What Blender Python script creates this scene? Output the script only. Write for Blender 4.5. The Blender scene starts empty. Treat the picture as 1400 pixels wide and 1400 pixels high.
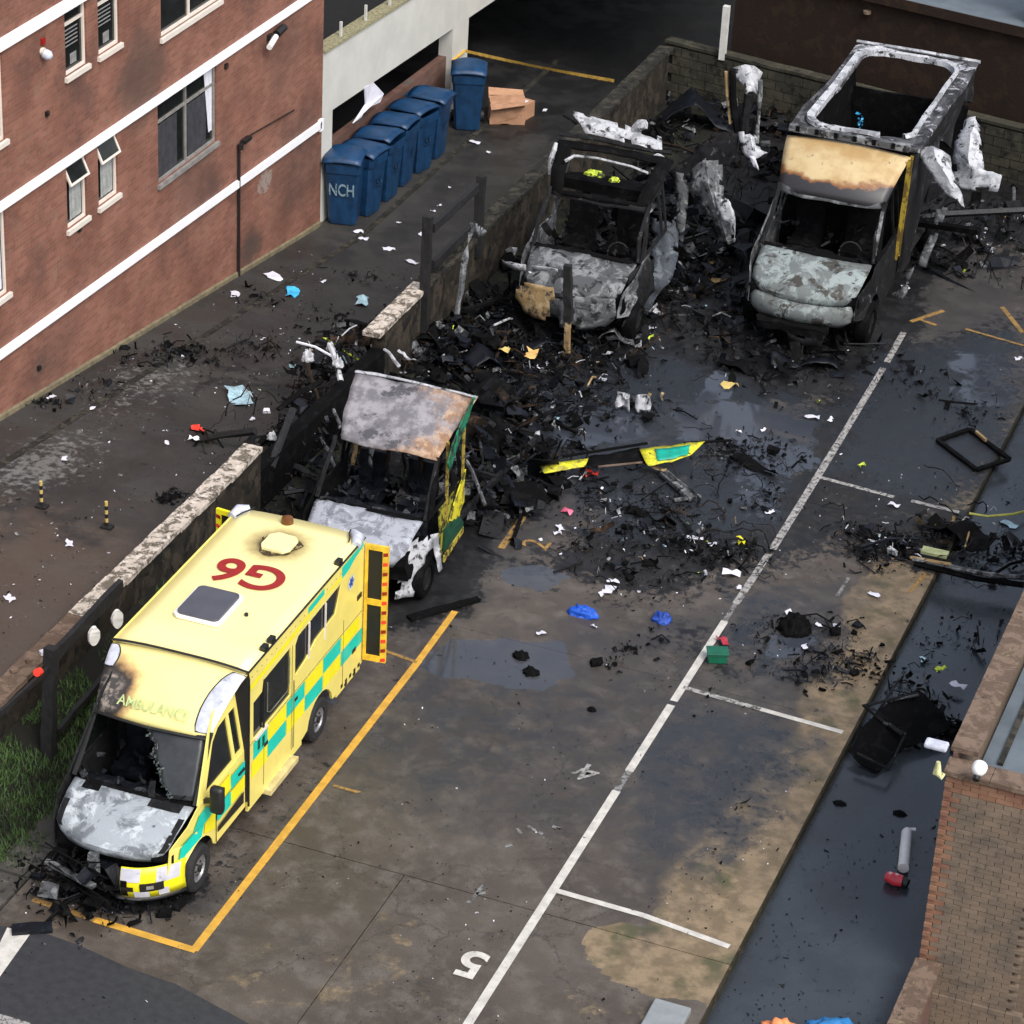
import bpy, bmesh, math, random
import numpy as np
from mathutils import Vector, noise, Matrix
from mathutils.geometry import tessellate_polygon
random.seed(7)
SC = bpy.context.scene
COL = SC.collection
# ------------------------------------------------------------------ camera
YAW, PITCH, ROLL, FPX, DIST = -2.799 + math.pi, .509, .056, 3920.08, 48.399
cf = Vector((-math.sin(YAW)*math.cos(PITCH), math.cos(YAW)*math.cos(PITCH), -math.sin(PITCH)))
_r = Vector((math.cos(YAW), math.sin(YAW), 0)); _u = _r.cross(cf)
cr = _r*math.cos(ROLL) + _u*math.sin(ROLL); cu = -_r*math.sin(ROLL) + _u*math.cos(ROLL)
CP = Vector((-4.341, 9.721, 0)) - cf*DIST
cam = bpy.data.cameras.new('camera'); co = bpy.data.objects.new('camera', cam); COL.objects.link(co)
co.matrix_world = Matrix(((cr.x, cu.x, -cf.x, CP.x), (cr.y, cu.y, -cf.y, CP.y), (cr.z, cu.z, -cf.z, CP.z), (0, 0, 0, 1)))
cam.sensor_width = 36; cam.lens = 36*FPX/1400; cam.clip_end = 600; cam.clip_start = 1
SC.camera = co
# ------------------------------------------------------------------ light
w = bpy.data.worlds.new("World"); SC.world = w; w.use_nodes = True
nt = w.node_tree; nt.nodes.clear()
sky = nt.nodes.new('ShaderNodeTexSky'); sky.sky_type = 'NISHITA'; sky.sun_disc = False
SUN_EL, SUN_AZ = math.radians(50), math.radians(125)
sky.sun_elevation = SUN_EL; sky.sun_rotation = SUN_AZ; sky.air_density = 1.0; sky.dust_density = 3.0; sky.ozone_density = 1.0
hs_ = nt.nodes.new('ShaderNodeHueSaturation'); hs_.inputs['Saturation'].default_value = .55
bg = nt.nodes.new('ShaderNodeBackground'); bg.inputs[1].default_value = .12
wo = nt.nodes.new('ShaderNodeOutputWorld')
nt.links.new(sky.outputs[0], hs_.inputs['Color']); nt.links.new(hs_.outputs[0], bg.inputs[0]); nt.links.new(bg.outputs[0], wo.inputs[0])
sl = bpy.data.lights.new('sun', 'SUN'); sl.energy = 1.5; sl.angle = math.radians(35); sl.color = (1, .95, .88)
so = bpy.data.objects.new('sun', sl); COL.objects.link(so)
sd = Vector((math.sin(SUN_AZ)*math.cos(SUN_EL), math.cos(SUN_AZ)*math.cos(SUN_EL), math.sin(SUN_EL)))
so.rotation_euler = sd.to_track_quat('Z', 'Y').to_euler()
SC.view_settings.view_transform = 'Standard'; SC.view_settings.look = 'None'
SC.view_settings.exposure = 0.95; SC.view_settings.gamma = 1; SC.view_settings.use_curve_mapping = False

# ------------------------------------------------------------------ where a spot seen in the photo lies on a real plane
def ray(px, py): return cf + cr*((px-700)/FPX) - cu*((py-700)/FPX)
def onz(px, py, z=0.):
    d = ray(px, py); return CP + d*((z-CP.z)/d.z)
def onx(px, py, x):
    d = ray(px, py); return CP + d*((x-CP.x)/d.x)
def ony(px, py, y):
    d = ray(px, py); return CP + d*((y-CP.y)/d.y)
def pathz(y): return 1.15 - .115*min(max(y, -.2), 21.8)
def onpath(px, py):
    z = 0
    for _ in range(40):
        p = onz(px, py, z); z = .5*z + .5*pathz(p.y)
    p.z = pathz(p.y); return p

# ------------------------------------------------------------------ objects
def props(o, label=None, cat=None, group=None, kind=None):
    if label: o['label'] = label
    if cat: o['category'] = cat
    if group: o['group'] = group
    if kind: o['kind'] = kind
    return o
def empty(name, loc=(0, 0, 0), rz=0, sc=1, **k):
    o = bpy.data.objects.new(name, None); COL.objects.link(o); o.location = loc; o.rotation_euler = (0, 0, rz); o.scale = (sc,)*3
    o.empty_display_size = .2
    return props(o, **k)
class M:
    def __init__(s): s.v = []; s.f = []; s.m = []
    def add(s, vs, fs, mi=0):
        n = len(s.v); s.v += [tuple(v) for v in vs]; s.f += [tuple(i+n for i in f) for f in fs]; s.m += [mi]*len(fs); return s
    def box(s, a, b, mi=0):
        x0, y0, z0 = a; x1, y1, z1 = b
        return s.add([(x0,y0,z0),(x1,y0,z0),(x1,y1,z0),(x0,y1,z0),(x0,y0,z1),(x1,y0,z1),(x1,y1,z1),(x0,y1,z1)],
                     [(3,2,1,0),(4,5,6,7),(0,1,5,4),(1,2,6,5),(2,3,7,6),(3,0,4,7)], mi)
    def beam(s, p, q, wd, ht=None, mi=0, up=(0, 0, 1)):
        p = Vector(p); q = Vector(q); d = (q-p).normalized(); ht = ht or wd
        up = Vector(up)
        if abs(d.dot(up)) > .95: up = Vector((0, 1, 0))
        x = d.cross(up).normalized()*wd/2; y = x.cross(d).normalized()*ht/2
        vs = [p-x-y, p+x-y, p+x+y, p-x+y, q-x-y, q+x-y, q+x+y, q-x+y]
        return s.add(vs, [(0,1,2,3),(7,6,5,4),(0,4,5,1),(1,5,6,2),(2,6,7,3),(3,7,4,0)], mi)
    def tube(s, pts, r, n=8, mi=0, caps=True):
        pts = [Vector(p) for p in pts]; vs = []; fs = []
        rs = r if isinstance(r, (list, tuple)) else [r]*len(pts)
        for i, p in enumerate(pts):
            d = (pts[min(i+1, len(pts)-1)]-pts[max(i-1, 0)]).normalized()
            a = Vector((0, 0, 1)) if abs(d.z) < .9 else Vector((0, 1, 0))
            x = d.cross(a).normalized(); y = x.cross(d)
            for k in range(n):
                t = 2*math.pi*k/n; vs.append(p+(x*math.cos(t)+y*math.sin(t))*rs[i])
        for i in range(len(pts)-1):
            for k in range(n):
                k2 = (k+1) % n; fs.append((i*n+k, i*n+k2, (i+1)*n+k2, (i+1)*n+k))
        if caps: fs += [tuple(range(n))[::-1], tuple((len(pts)-1)*n+k for k in range(n))]
        return s.add(vs, fs, mi)
    def poly(s, pts, mi=0): return s.add(pts, [tuple(range(len(pts)))], mi)
    def plate(s, loops, fn, fn2=None, mi=0):
        """flat outline with holes; fn maps (a,b)->front point, fn2 -> back point (gives thickness)"""
        L = [[Vector((a, b, 0)) for a, b in lp] for lp in loops]
        tris = tessellate_polygon(L); flat = [p for lp in loops for p in lp]; n = len(flat)
        vs = [fn(a, b) for a, b in flat]; fs = []
        for t in tris:
            A, B, C_ = (flat[i] for i in t)
            ar = (B[0]-A[0])*(C_[1]-A[1])-(B[1]-A[1])*(C_[0]-A[0])
            if abs(ar) > 1e-9: fs.append(tuple(t) if ar > 0 else tuple(reversed(t)))
        if fn2:
            vs += [fn2(a, b) for a, b in flat]; fs += [tuple(i+n for i in reversed(t)) for t in fs[:]]
            o = 0
            for lp in loops:
                m = len(lp)
                for i in range(m):
                    j = (i+1) % m; fs.append((o+j, o+i, o+i+n, o+j+n))
                o += m
        return s.add(vs, fs, mi)
    def grid(s, rows, mi=0):
        n = len(rows[0]); vs = [p for r in rows for p in r]
        return s.add(vs, [(i*n+j, i*n+j+1, (i+1)*n+j+1, (i+1)*n+j) for i in range(len(rows)-1) for j in range(n-1)], mi)
    def mesh(s, name, mats):
        me = bpy.data.meshes.new(name); me.from_pydata(s.v, [], s.f)
        for m in mats: me.materials.append(m)
        if len(mats) > 1: me.polygons.foreach_set('material_index', s.m)
        me.update(); return me
    def obj(s, name, mats, parent=None, smooth=None, fix=True, bev=0, solid=0, sub=0, noisy=None, **k):
        if not isinstance(mats, (list, tuple)): mats = [mats]
        me = s.mesh(name, mats)
        if fix or sub or bev:
            bm = bmesh.new(); bm.from_mesh(me)
            if sub:
                bmesh.ops.remove_doubles(bm, verts=bm.verts, dist=1e-4)
                for _ in range(sub):
                    bmesh.ops.subdivide_edges(bm, edges=[e for e in bm.edges if e.calc_length() > .12], cuts=1, use_grid_fill=True)
                    bmesh.ops.triangulate(bm, faces=[f for f in bm.faces if len(f.verts) > 4])
            if fix: bmesh.ops.recalc_face_normals(bm, faces=bm.faces)
            bm.to_mesh(me); bm.free()
        if noisy:
            amp, fr = noisy; cs = random.random()*100
            for v in me.vertices:
                n_ = noise.noise_vector(v.co*fr+Vector((cs, 0, 0))) + .5*noise.noise_vector(v.co*fr*2.7+Vector((cs, 9, 0)))
                v.co += n_*amp
        if smooth is not None:
            me.shade_smooth()
            me.set_sharp_from_angle(angle=math.radians(smooth))
        o = bpy.data.objects.new(name, me); COL.objects.link(o)
        if parent: o.parent = parent
        if solid:
            md = o.modifiers.new('thick', 'SOLIDIFY'); md.thickness = solid; md.offset = -1
        if bev:
            md = o.modifiers.new('bev', 'BEVEL'); md.width = bev; md.segments = 2; md.limit_method = 'ANGLE'
        return props(o, **k)
def copyobj(o, parent=None, loc=None, rot=None, sc=None, **k):
    c = o.copy(); COL.objects.link(c); c.parent = parent
    if loc is not None: c.location = loc
    if rot is not None: c.rotation_euler = rot
    if sc is not None: c.scale = sc
    return props(c, **k)

# ------------------------------------------------------------------ materials
class N:
    def __init__(s, name):
        s.m = bpy.data.materials.new(name); s.m.use_nodes = True; s.t = s.m.node_tree; s.t.nodes.clear()
        s.out = s.n('ShaderNodeOutputMaterial'); s.b = s.n('ShaderNodeBsdfPrincipled'); s.l(s.b.outputs[0], s.out.inputs[0])
        s.pos = s.n('ShaderNodeNewGeometry').outputs['Position']; s.obj = s.n('ShaderNodeTexCoord').outputs['Object']
    def n(s, t, **k):
        x = s.t.nodes.new(t)
        for a, b in k.items(): setattr(x, a, b)
        return x
    def l(s, a, b): s.t.links.new(a, b)
    def put(s, v, inp):
        if isinstance(v, bpy.types.NodeSocket): s.l(v, inp)
        else: inp.default_value = (*v, 1) if isinstance(v, tuple) and len(v) == 3 and inp.type == 'RGBA' else v
    def noise(s, sc, det=6, rough=.6, co=None, dist=0, col=False):
        x = s.n('ShaderNodeTexNoise'); x.inputs['Scale'].default_value = sc; x.inputs['Detail'].default_value = det
        x.inputs['Roughness'].default_value = rough; x.inputs['Distortion'].default_value = dist
        s.l(co or s.obj, x.inputs['Vector']); return x.outputs[1 if col else 0]
    def ramp(s, f, a, b, lo=0., hi=1.):
        x = s.n('ShaderNodeMapRange'); x.interpolation_type = 'SMOOTHSTEP'
        s.put(f, x.inputs[0]); x.inputs[1].default_value = a; x.inputs[2].default_value = b
        x.inputs[3].default_value = lo; x.inputs[4].default_value = hi; return x.outputs[0]
    def mix(s, f, a, b, mode='MIX'):
        x = s.n('ShaderNodeMix', data_type='RGBA', blend_type=mode); s.put(f, x.inputs[0]); s.put(a, x.inputs[6]); s.put(b, x.inputs[7]); return x.outputs[2]
    def math(s, op, a, b=0.): 
        x = s.n('ShaderNodeMath', operation=op); s.put(a, x.inputs[0]); s.put(b, x.inputs[1]); return x.outputs[0]
    def attr(s, nm): return s.n('ShaderNodeAttribute', attribute_name=nm).outputs['Fac']
    def bump(s, h, st, d=.02, prev=None):
        x = s.n('ShaderNodeBump'); x.inputs['Strength'].default_value = st; x.inputs['Distance'].default_value = d
        s.l(h, x.inputs['Height'])
        if prev: s.l(prev, x.inputs['Normal'])
        s.l(x.outputs[0], s.b.inputs['Normal']); return x.outputs[0]
    def fin(s, col, rough=.7, metal=0., **k):
        s.put(col, s.b.inputs['Base Color']); s.put(rough, s.b.inputs['Roughness']); s.put(metal, s.b.inputs['Metallic'])
        for a, b in k.items(): s.put(b, s.b.inputs[a.replace('_', ' ')])
        return s.m
def plain(name, col, rough=.6, metal=0., var=.25, sc=6, bump=.15, dirt=None, **k):
    n = N(name); a = tuple(c*(1-var) for c in col); b = tuple(min(1, c*(1+var)) for c in col)
    c = n.mix(n.ramp(n.noise(sc), .3, .7), a, b)
    if dirt: c = n.mix(n.ramp(n.noise(sc*.6, 8, .7, dist=.4), *dirt[1:]), c, dirt[0])
    n.bump(n.noise(sc*8, 4), bump, .005)
    return n.fin(c, rough, metal, **k)
def layered(name, cols, rough=.75, sc=3., metal=0., bump=.6, off=0., world=False, spec=.25):
    """burnt sheet: cols = list of (colour, noise threshold) painted over one another"""
    n = N(name); c = cols[0][0]
    if world: n.obj = n.pos
    for i, (cc, th) in enumerate(cols[1:]):
        v = n.n('ShaderNodeVectorMath', operation='ADD'); n.l(n.obj, v.inputs[0]); v.inputs[1].default_value = (i*7.3+off, i*3.1, off)
        f = n.ramp(n.noise(sc*(1+.5*i), 9, .68, v.outputs[0], .5), th-.04, th+.05)
        c = n.mix(f, c, cc)
    n.bump(n.noise(sc*7, 8, .7), bump, .02)
    return n.fin(c, rough, metal, Specular_IOR_Level=spec)
MT = {}
CHAR = (.0035, .0036, .0040)
MT['char'] = layered('charred_black', [(CHAR, 0), ((.008, .008, .009), .55), ((.026, .025, .025), .71)], .85, 5, spec=.08)
MT['charblue'] = layered('charred_wet', [((.005, .006, .009), 0), ((.010, .013, .019), .55), ((.035, .042, .055), .72)], .38, 6, spec=.3)
MT['rust'] = layered('burnt_rust', [((.02, .015, .012), 0), ((.055, .034, .022), .54), ((.010, .009, .009), .58)], .9, 5, spec=.1)
MT['ash'] = layered('ash_white', [((.44, .45, .48), 0), ((.24, .25, .27), .52), ((.56, .57, .60), .60), ((.03, .03, .032), .58)], .6, 3.2, bump=.8)
MT['ashgrey'] = layered('ash_grey', [((.08, .084, .09), 0), ((.22, .23, .24), .53), ((.012, .012, .013), .55)], .7, 4, bump=.9)
MT['ashdark'] = layered('ash_dark', [((.014, .0145, .016), 0), ((.11, .115, .12), .62), ((.008, .008, .009), .53)], .8, 4, spec=.15)
MT['bonnetA'] = layered('bonnet_scorched', [((.30, .33, .36), 0), ((.14, .155, .175), .53), ((.46, .50, .53), .56), ((.04, .042, .045), .655), ((.28, .29, .25), .68)], .65, 2.6, bump=.7)
MT['bonnetB'] = layered('bonnet_ash_white', [((.33, .35, .40), 0), ((.17, .18, .21), .52), ((.46, .48, .53), .60), ((.03, .03, .034), .64)], .7, 3)
MT['bonnetC'] = layered('bonnet_grey_burnt', [((.07, .075, .08), 0), ((.19, .20, .21), .52), ((.012, .012, .013), .56), ((.33, .34, .35), .67)], .6, 3)
MT['bonnetD'] = layered('bonnet_pale_green_ash', [((.13, .145, .145), 0), ((.25, .29, .29), .51), ((.05, .048, .043), .56), ((.015, .015, .015), .62)], .6, 2.6, off=3)
def mat_luton():
    n = N('luton_bare_rusty'); sp = n.n('ShaderNodeSeparateXYZ'); n.l(n.obj, sp.inputs[0])
    g = n.mix(n.ramp(n.noise(4, 9, .72), .42, .6), (.13, .125, .14), (.26, .25, .27)); g = n.mix(n.ramp(n.noise(2.2, 8, .7), .55, .62), g, (.06, .06, .07))
    o = n.mix(n.ramp(n.noise(6, 8, .7), .42, .6), (.24, .135, .075), (.42, .29, .20))
    e = n.math('ADD', n.math('MULTIPLY', sp.outputs[0], .55), n.math('MULTIPLY', n.math('ABSOLUTE', n.math('SUBTRACT', sp.outputs[2], 2.47)), 1.5))
    e = n.math('ADD', e, n.math('MULTIPLY', n.math('SUBTRACT', n.noise(3.5, 9, .75), .5), 1.6))
    c = n.mix(n.ramp(e, .42, .78), g, o); n.bump(n.noise(12, 8, .7), .5, .02); return n.fin(c, .75)
MT['luton'] = mat_luton()
MT['tan'] = layered('tan_primer', [((.44, .30, .14), 0), ((.55, .43, .24), .52), ((.06, .055, .06), .6)], .45, 1.7, bump=.2, off=5)
MT['tanC'] = layered('tan_scorched', [((.28, .19, .09), 0), ((.4, .3, .17), .55), ((.06, .05, .04), .56)], .6, 4, bump=.5)
MT['yellow'] = plain('pale_yellow_paint', (.80, .68, .17), .34, var=.05, sc=2, bump=.05, dirt=((.52, .42, .12), .60, .82), Coat_Weight=.3)
MT['patchw'] = plain('white_film', (.5, .5, .56), .5, var=.12, dirt=((.15, .14, .13), .58, .7))
MT['brightyellow'] = plain('bright_yellow_film', (.80, .73, .015), .4, var=.05, sc=3, bump=.02, dirt=((.50, .44, .03), .62, .82))
MT['green'] = plain('green_film', (.0, .52, .40), .4, var=.06, sc=3, bump=.02)
MT['darkgreen'] = plain('dark_green_film', (.006, .05, .028), .5, var=.3, sc=6, bump=.1)
MT['red'] = plain('red_film', (.28, .012, .010), .45, var=.15, sc=8, bump=.02)
MT['redbright'] = plain('red_plastic', (.75, .05, .03), .45, var=.1, sc=8)
MT['lampwhite'] = plain('clear_lamp_lens', (.47, .49, .57), .2, var=.18, sc=7, bump=.1, dirt=((.26, .27, .32), .55, .68))
MT['glassdark'] = plain('dark_window_glass', (.012, .014, .014), .08, var=.3, sc=3, bump=.02)
MT['glassgrey'] = plain('tinted_rooflight', (.07, .07, .085), .18, var=.1, sc=3, bump=.05)
MT['mortar'] = plain('brown_mortar', (.150, .112, .08), .9, var=.15)
MT['seam'] = plain('seam_olive', (.20, .17, .06), .6)
MT['rubber'] = plain('tyre_rubber', (.012, .012, .013), .75, var=.3, sc=15)
MT['rim'] = plain('wheel_steel', (.22, .22, .23), .4, .5, var=.2, sc=10)
MT['black'] = plain('black_trim', (.01, .01, .01), .5, var=.2)
MT['amber'] = plain('amber_beacon', (.13, .045, .008), .3, var=.3, sc=20)
MT['white'] = plain('white_plastic', (.75, .75, .74), .5, var=.05)
MT['lilac'] = plain('pale_paper', (.62, .62, .70), .7, var=.1)
MT['blue'] = plain('blue_cloth', (.008, .08, .48), .6, var=.35, sc=14, bump=.5)
MT['bluedk'] = plain('deep_blue_cloth', (.01, .05, .3), .6, var=.35, sc=14, bump=.5)
MT['cyan'] = plain('cyan_plastic', (.05, .4, .7), .5, var=.2)
MT['paleblue'] = plain('pale_blue_plastic', (.3, .45, .52), .4, var=.3, sc=12)
MT['greenbox'] = plain('green_plastic', (.004, .10, .055), .4, var=.2)
MT['hivis'] = layered('hivis_cloth', [((.5, .62, .06), 0), ((.03, .04, .01), .50), ((.65, .75, .15), .60)], .7, 9)
MT['binblue'] = plain('bin_blue', (.005, .035, .095), .45, var=.35, sc=4, bump=.1)
MT['binblack'] = plain('bin_wheel_black', (.012, .012, .014), .6)
MT['card'] = plain('cardboard', (.40, .22, .13), .8, var=.12, sc=5)
MT['bronze'] = layered('burnt_livery', [((.3, .28, .03), 0), ((.012, .012, .01), .5)], .6, 6)
MT['whitepaint'] = plain('white_masonry_paint', (.82, .82, .85), .6, var=.04, sc=2, bump=.1, dirt=((.45, .43, .42), .62, .8))
MT['frame'] = plain('window_frame_cream', (.66, .6, .54), .5, var=.06, sc=3, dirt=((.3, .26, .22), .6, .8))
MT['framegrey'] = plain('window_frame_sooty', (.21, .2, .19), .6, var=.25, sc=5)
MT['room'] = plain('room_dark', (.02, .022, .03), .8)
MT['curtain'] = plain('curtain_white', (.6, .6, .66), .8, var=.1)
MT['curtaindk'] = plain('curtain_dark', (.030, .031, .038), .8, var=.3)
MT['concwhite'] = plain('painted_concrete', (.52, .52, .485), .65, var=.07, sc=1.5, bump=.2, dirt=((.35, .33, .26), .6, .85))
MT['moss'] = plain('mossy_edge', (.24, .22, .13), .9, var=.5, sc=20)
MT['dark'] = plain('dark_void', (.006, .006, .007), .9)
MT['pole'] = plain('pale_pole', (.55, .55, .52), .6, var=.1)
MT['burntwood'] = plain('burnt_wood', (.008, .008, .009), .7, var=.5, sc=12, bump=.8)
MT['soil'] = layered('planter_soil', [((.010, .010, .008), 0), ((.022, .024, .012), .56), ((.012, .011, .009), .6)], .9, 3, world=True)
MT['grass'] = plain('grass_blade', (.040, .078, .020), .7, var=.75, sc=2)
MT['slabdark'] = layered('old_paving', [((.055, .052, .047), 0), ((.09, .085, .075), .55), ((.025, .024, .022), .6)], .6, 2, world=True)
MT['roofgrey'] = plain('grey_roof_felt', (.095, .115, .132), .5, var=.2, sc=2.2, dirt=((.05, .055, .06), .62, .75))
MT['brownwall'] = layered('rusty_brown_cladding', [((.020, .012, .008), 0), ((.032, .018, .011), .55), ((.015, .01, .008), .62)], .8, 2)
MT['orange'] = plain('orange_cloth', (.75, .25, .09), .7)
MT['cottonblue'] = plain('blue_tarpaulin', (.02, .16, .40), .6, var=.2)
MT['greypanel'] = plain('grey_lid', (.22, .24, .25), .5, var=.12, sc=5)
MT['coping'] = layered('stone_coping', [((.50, .44, .38), 0), ((.13, .11, .085), .50), ((.62, .56, .50), .57), ((.035, .032, .026), .60)], .85, 5, world=True)
MT['copingdark'] = layered('coping_burnt', [((.020, .019, .016), 0), ((.05, .045, .034), .52), ((.010, .010, .009), .55)], .85, 4, world=True)
MT['copingbrown'] = layered('coping_brown', [((.11, .075, .055), 0), ((.17, .12, .09), .5), ((.20, .18, .09), .64), ((.05, .04, .03), .62)], .8, 4, world=True)
MT['kerb'] = layered('kerb_edge', [((.030, .027, .018), 0), ((.018, .018, .011), .5), ((.07, .055, .035), .60)], .85, 3, world=True)  # mossy tone, darkened so the shadow on the slab edge is in the colour
MT['wallface'] = layered('retaining_wall_face', [((.022, .018, .013), 0), ((.05, .040, .030), .52), ((.009, .009, .008), .55)], .85, 2.2, world=True)
MT['block'] = layered('concrete_block', [((.038, .036, .026), 0), ((.060, .056, .040), .53), ((.014, .013, .011), .57)], .85, 2, world=True)
MT['stripeY'] = plain('bollard_band', (.5, .38, .12), .6)

# car park concrete: soot, standing water and bare ochre come from shapes stored on the mesh
def mat_ground():
    n = N('car_park_concrete'); P = n.pos
    base = n.mix(n.ramp(n.noise(.45, 5, .55, P), .35, .65), (.058, .046, .037), (.090, .073, .059))
    base = n.mix(n.ramp(n.noise(2.2, 9, .7, P), .44, .68), base, (.115, .099, .085))
    base = n.mix(n.math('MULTIPLY', n.ramp(n.noise(38, 4, .7, P), .45, .75), .5), base, (.035, .029, .025))
    base = n.mix(n.math('MULTIPLY', n.ramp(n.noise(60, 3, .7, P), .6, .8), .5), base, (.19, .165, .145))
    vo = n.n('ShaderNodeTexVoronoi', feature='DISTANCE_TO_EDGE'); vo.inputs['Scale'].default_value = .42
    vv = n.n('ShaderNodeVectorMath', operation='ADD'); n.l(P, vv.inputs[0]); n.l(n.noise(1.6, 6, .7, P, col=True), vv.inputs[1]); n.l(vv.outputs[0], vo.inputs['Vector'])
    base = n.mix(n.math('MULTIPLY', n.ramp(vo.outputs['Distance'], .012, .0), .55), base, (.022, .019, .017))
    base = n.mix(n.math('MULTIPLY', n.ramp(n.noise(.9, 8, .72, P, .8), .56, .70), .55), base, (.040, .036, .033))
    nz = n.noise(1.8, 9, .68, P, .3); nf = n.noise(7, 8, .7, P, .3)
    och = n.ramp(n.math('ADD', n.attr('ochre'), n.math('MULTIPLY', n.math('SUBTRACT', nz, .5), 1.9)), .34, .60)
    oc = n.mix(n.ramp(n.noise(3.3, 8, .65, P), .4, .62), (.15, .112, .066), (.25, .185, .115))
    oc = n.mix(n.ramp(n.noise(1.1, 7, .6, P), .52, .68), oc, (.075, .072, .035))
    c = n.mix(och, base, oc)
    damp = n.ramp(n.math('ADD', n.attr('damp'), n.math('MULTIPLY', n.math('SUBTRACT', nz, .5), 1.1)), .3, .75)
    c = n.mix(n.math('MULTIPLY', damp, .66), c, (.026, .027, .030))
    soot = n.ramp(n.math('ADD', n.attr('soot'), n.math('ADD', n.math('MULTIPLY', n.math('SUBTRACT', nz, .5), 1.3), n.math('MULTIPLY', n.math('SUBTRACT', nf, .5), 1.5))), .38, .60)
    sc = n.mix(n.ramp(n.noise(4, 8, .7, P), .45, .62), (.0045, .0045, .0052), (.015, .0145, .0155))
    c = n.mix(n.math('MULTIPLY', soot, .93), c, sc)
    film = n.ramp(n.math('ADD', n.attr('film'), n.math('MULTIPLY', n.math('SUBTRACT', nz, .5), 1.5)), .30, .85)
    c = n.mix(n.math('MULTIPLY', film, .72), c, (.025, .030, .038))
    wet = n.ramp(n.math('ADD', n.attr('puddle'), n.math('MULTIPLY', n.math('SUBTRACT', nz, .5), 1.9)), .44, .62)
    c = n.mix(n.math('MULTIPLY', wet, .70), c, (.046, .054, .070))  # bluish sky reflection is mixed into the puddle colour
    grit = n.noise(55, 5, .75, P)
    dry = n.math('SUBTRACT', 1., wet)
    r1 = n.ramp(n.noise(1.1, 6, .6, P), .35, .65, .30, .62)
    r0 = n.n('ShaderNodeMix', data_type='FLOAT'); n.l(film, r0.inputs[0]); n.l(r1, r0.inputs[2]); r0.inputs[3].default_value = .22; r1 = r0.outputs[0]
    rr = n.n('ShaderNodeMix', data_type='FLOAT'); n.l(wet, rr.inputs[0]); n.l(r1, rr.inputs[2]); rr.inputs[3].default_value = .06
    x = n.n('ShaderNodeBump'); x.inputs['Distance'].default_value = .012; n.l(grit, x.inputs['Height'])
    n.l(n.math('MULTIPLY', dry, .75), x.inputs['Strength']); n.l(x.outputs[0], n.b.inputs['Normal'])
    return n.fin(c, rr.outputs[0])
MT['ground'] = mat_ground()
def mat_strip():
    n = N('wet_lower_asphalt'); P = n.pos
    c = n.mix(n.ramp(n.noise(.8, 7, .6, P), .35, .65), (.024, .028, .034), (.034, .042, .052))
    c = n.mix(n.ramp(n.noise(2.6, 8, .7, P, .4), .60, .72), c, (.007, .007, .008))
    n.bump(n.noise(30, 5, P if False else .7, P), .2, .006)
    return n.fin(c, n.ramp(n.noise(1.4, 6, .6, P), .35, .65, .16, .34))
MT['strip'] = mat_strip()
def mat_path():
    n = N('path_tarmac'); P = n.pos
    c = n.mix(n.ramp(n.noise(.5, 6, .6, P), .38, .62), (.022, .021, .020), (.036, .034, .031))
    c = n.mix(n.ramp(n.math('ADD', n.attr('brown'), n.math('MULTIPLY', n.math('SUBTRACT', n.noise(1.5, 8, .65, P), .5), 1.)), .4, .7), c, (.070, .052, .041))
    c = n.mix(n.math('MULTIPLY', n.ramp(n.math('ADD', n.attr('gravel'), n.math('MULTIPLY', n.math('SUBTRACT', n.noise(6, 8, .75, P), .5), 2.6)), .5, .8), .75), c, (.17, .175, .17))
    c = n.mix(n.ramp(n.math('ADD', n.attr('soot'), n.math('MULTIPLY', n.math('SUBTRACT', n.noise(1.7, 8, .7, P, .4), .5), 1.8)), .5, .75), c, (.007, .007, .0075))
    c = n.mix(n.math('MULTIPLY', n.ramp(n.noise(45, 4, .7, P), .55, .75), .5), c, (.12, .11, .1))
    n.bump(n.noise(50, 5, .75, P), .7, .012)
    return n.fin(c, n.ramp(n.noise(1.2, 6, .6, P), .4, .65, .45, .8))
MT['path'] = mat_path()
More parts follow.
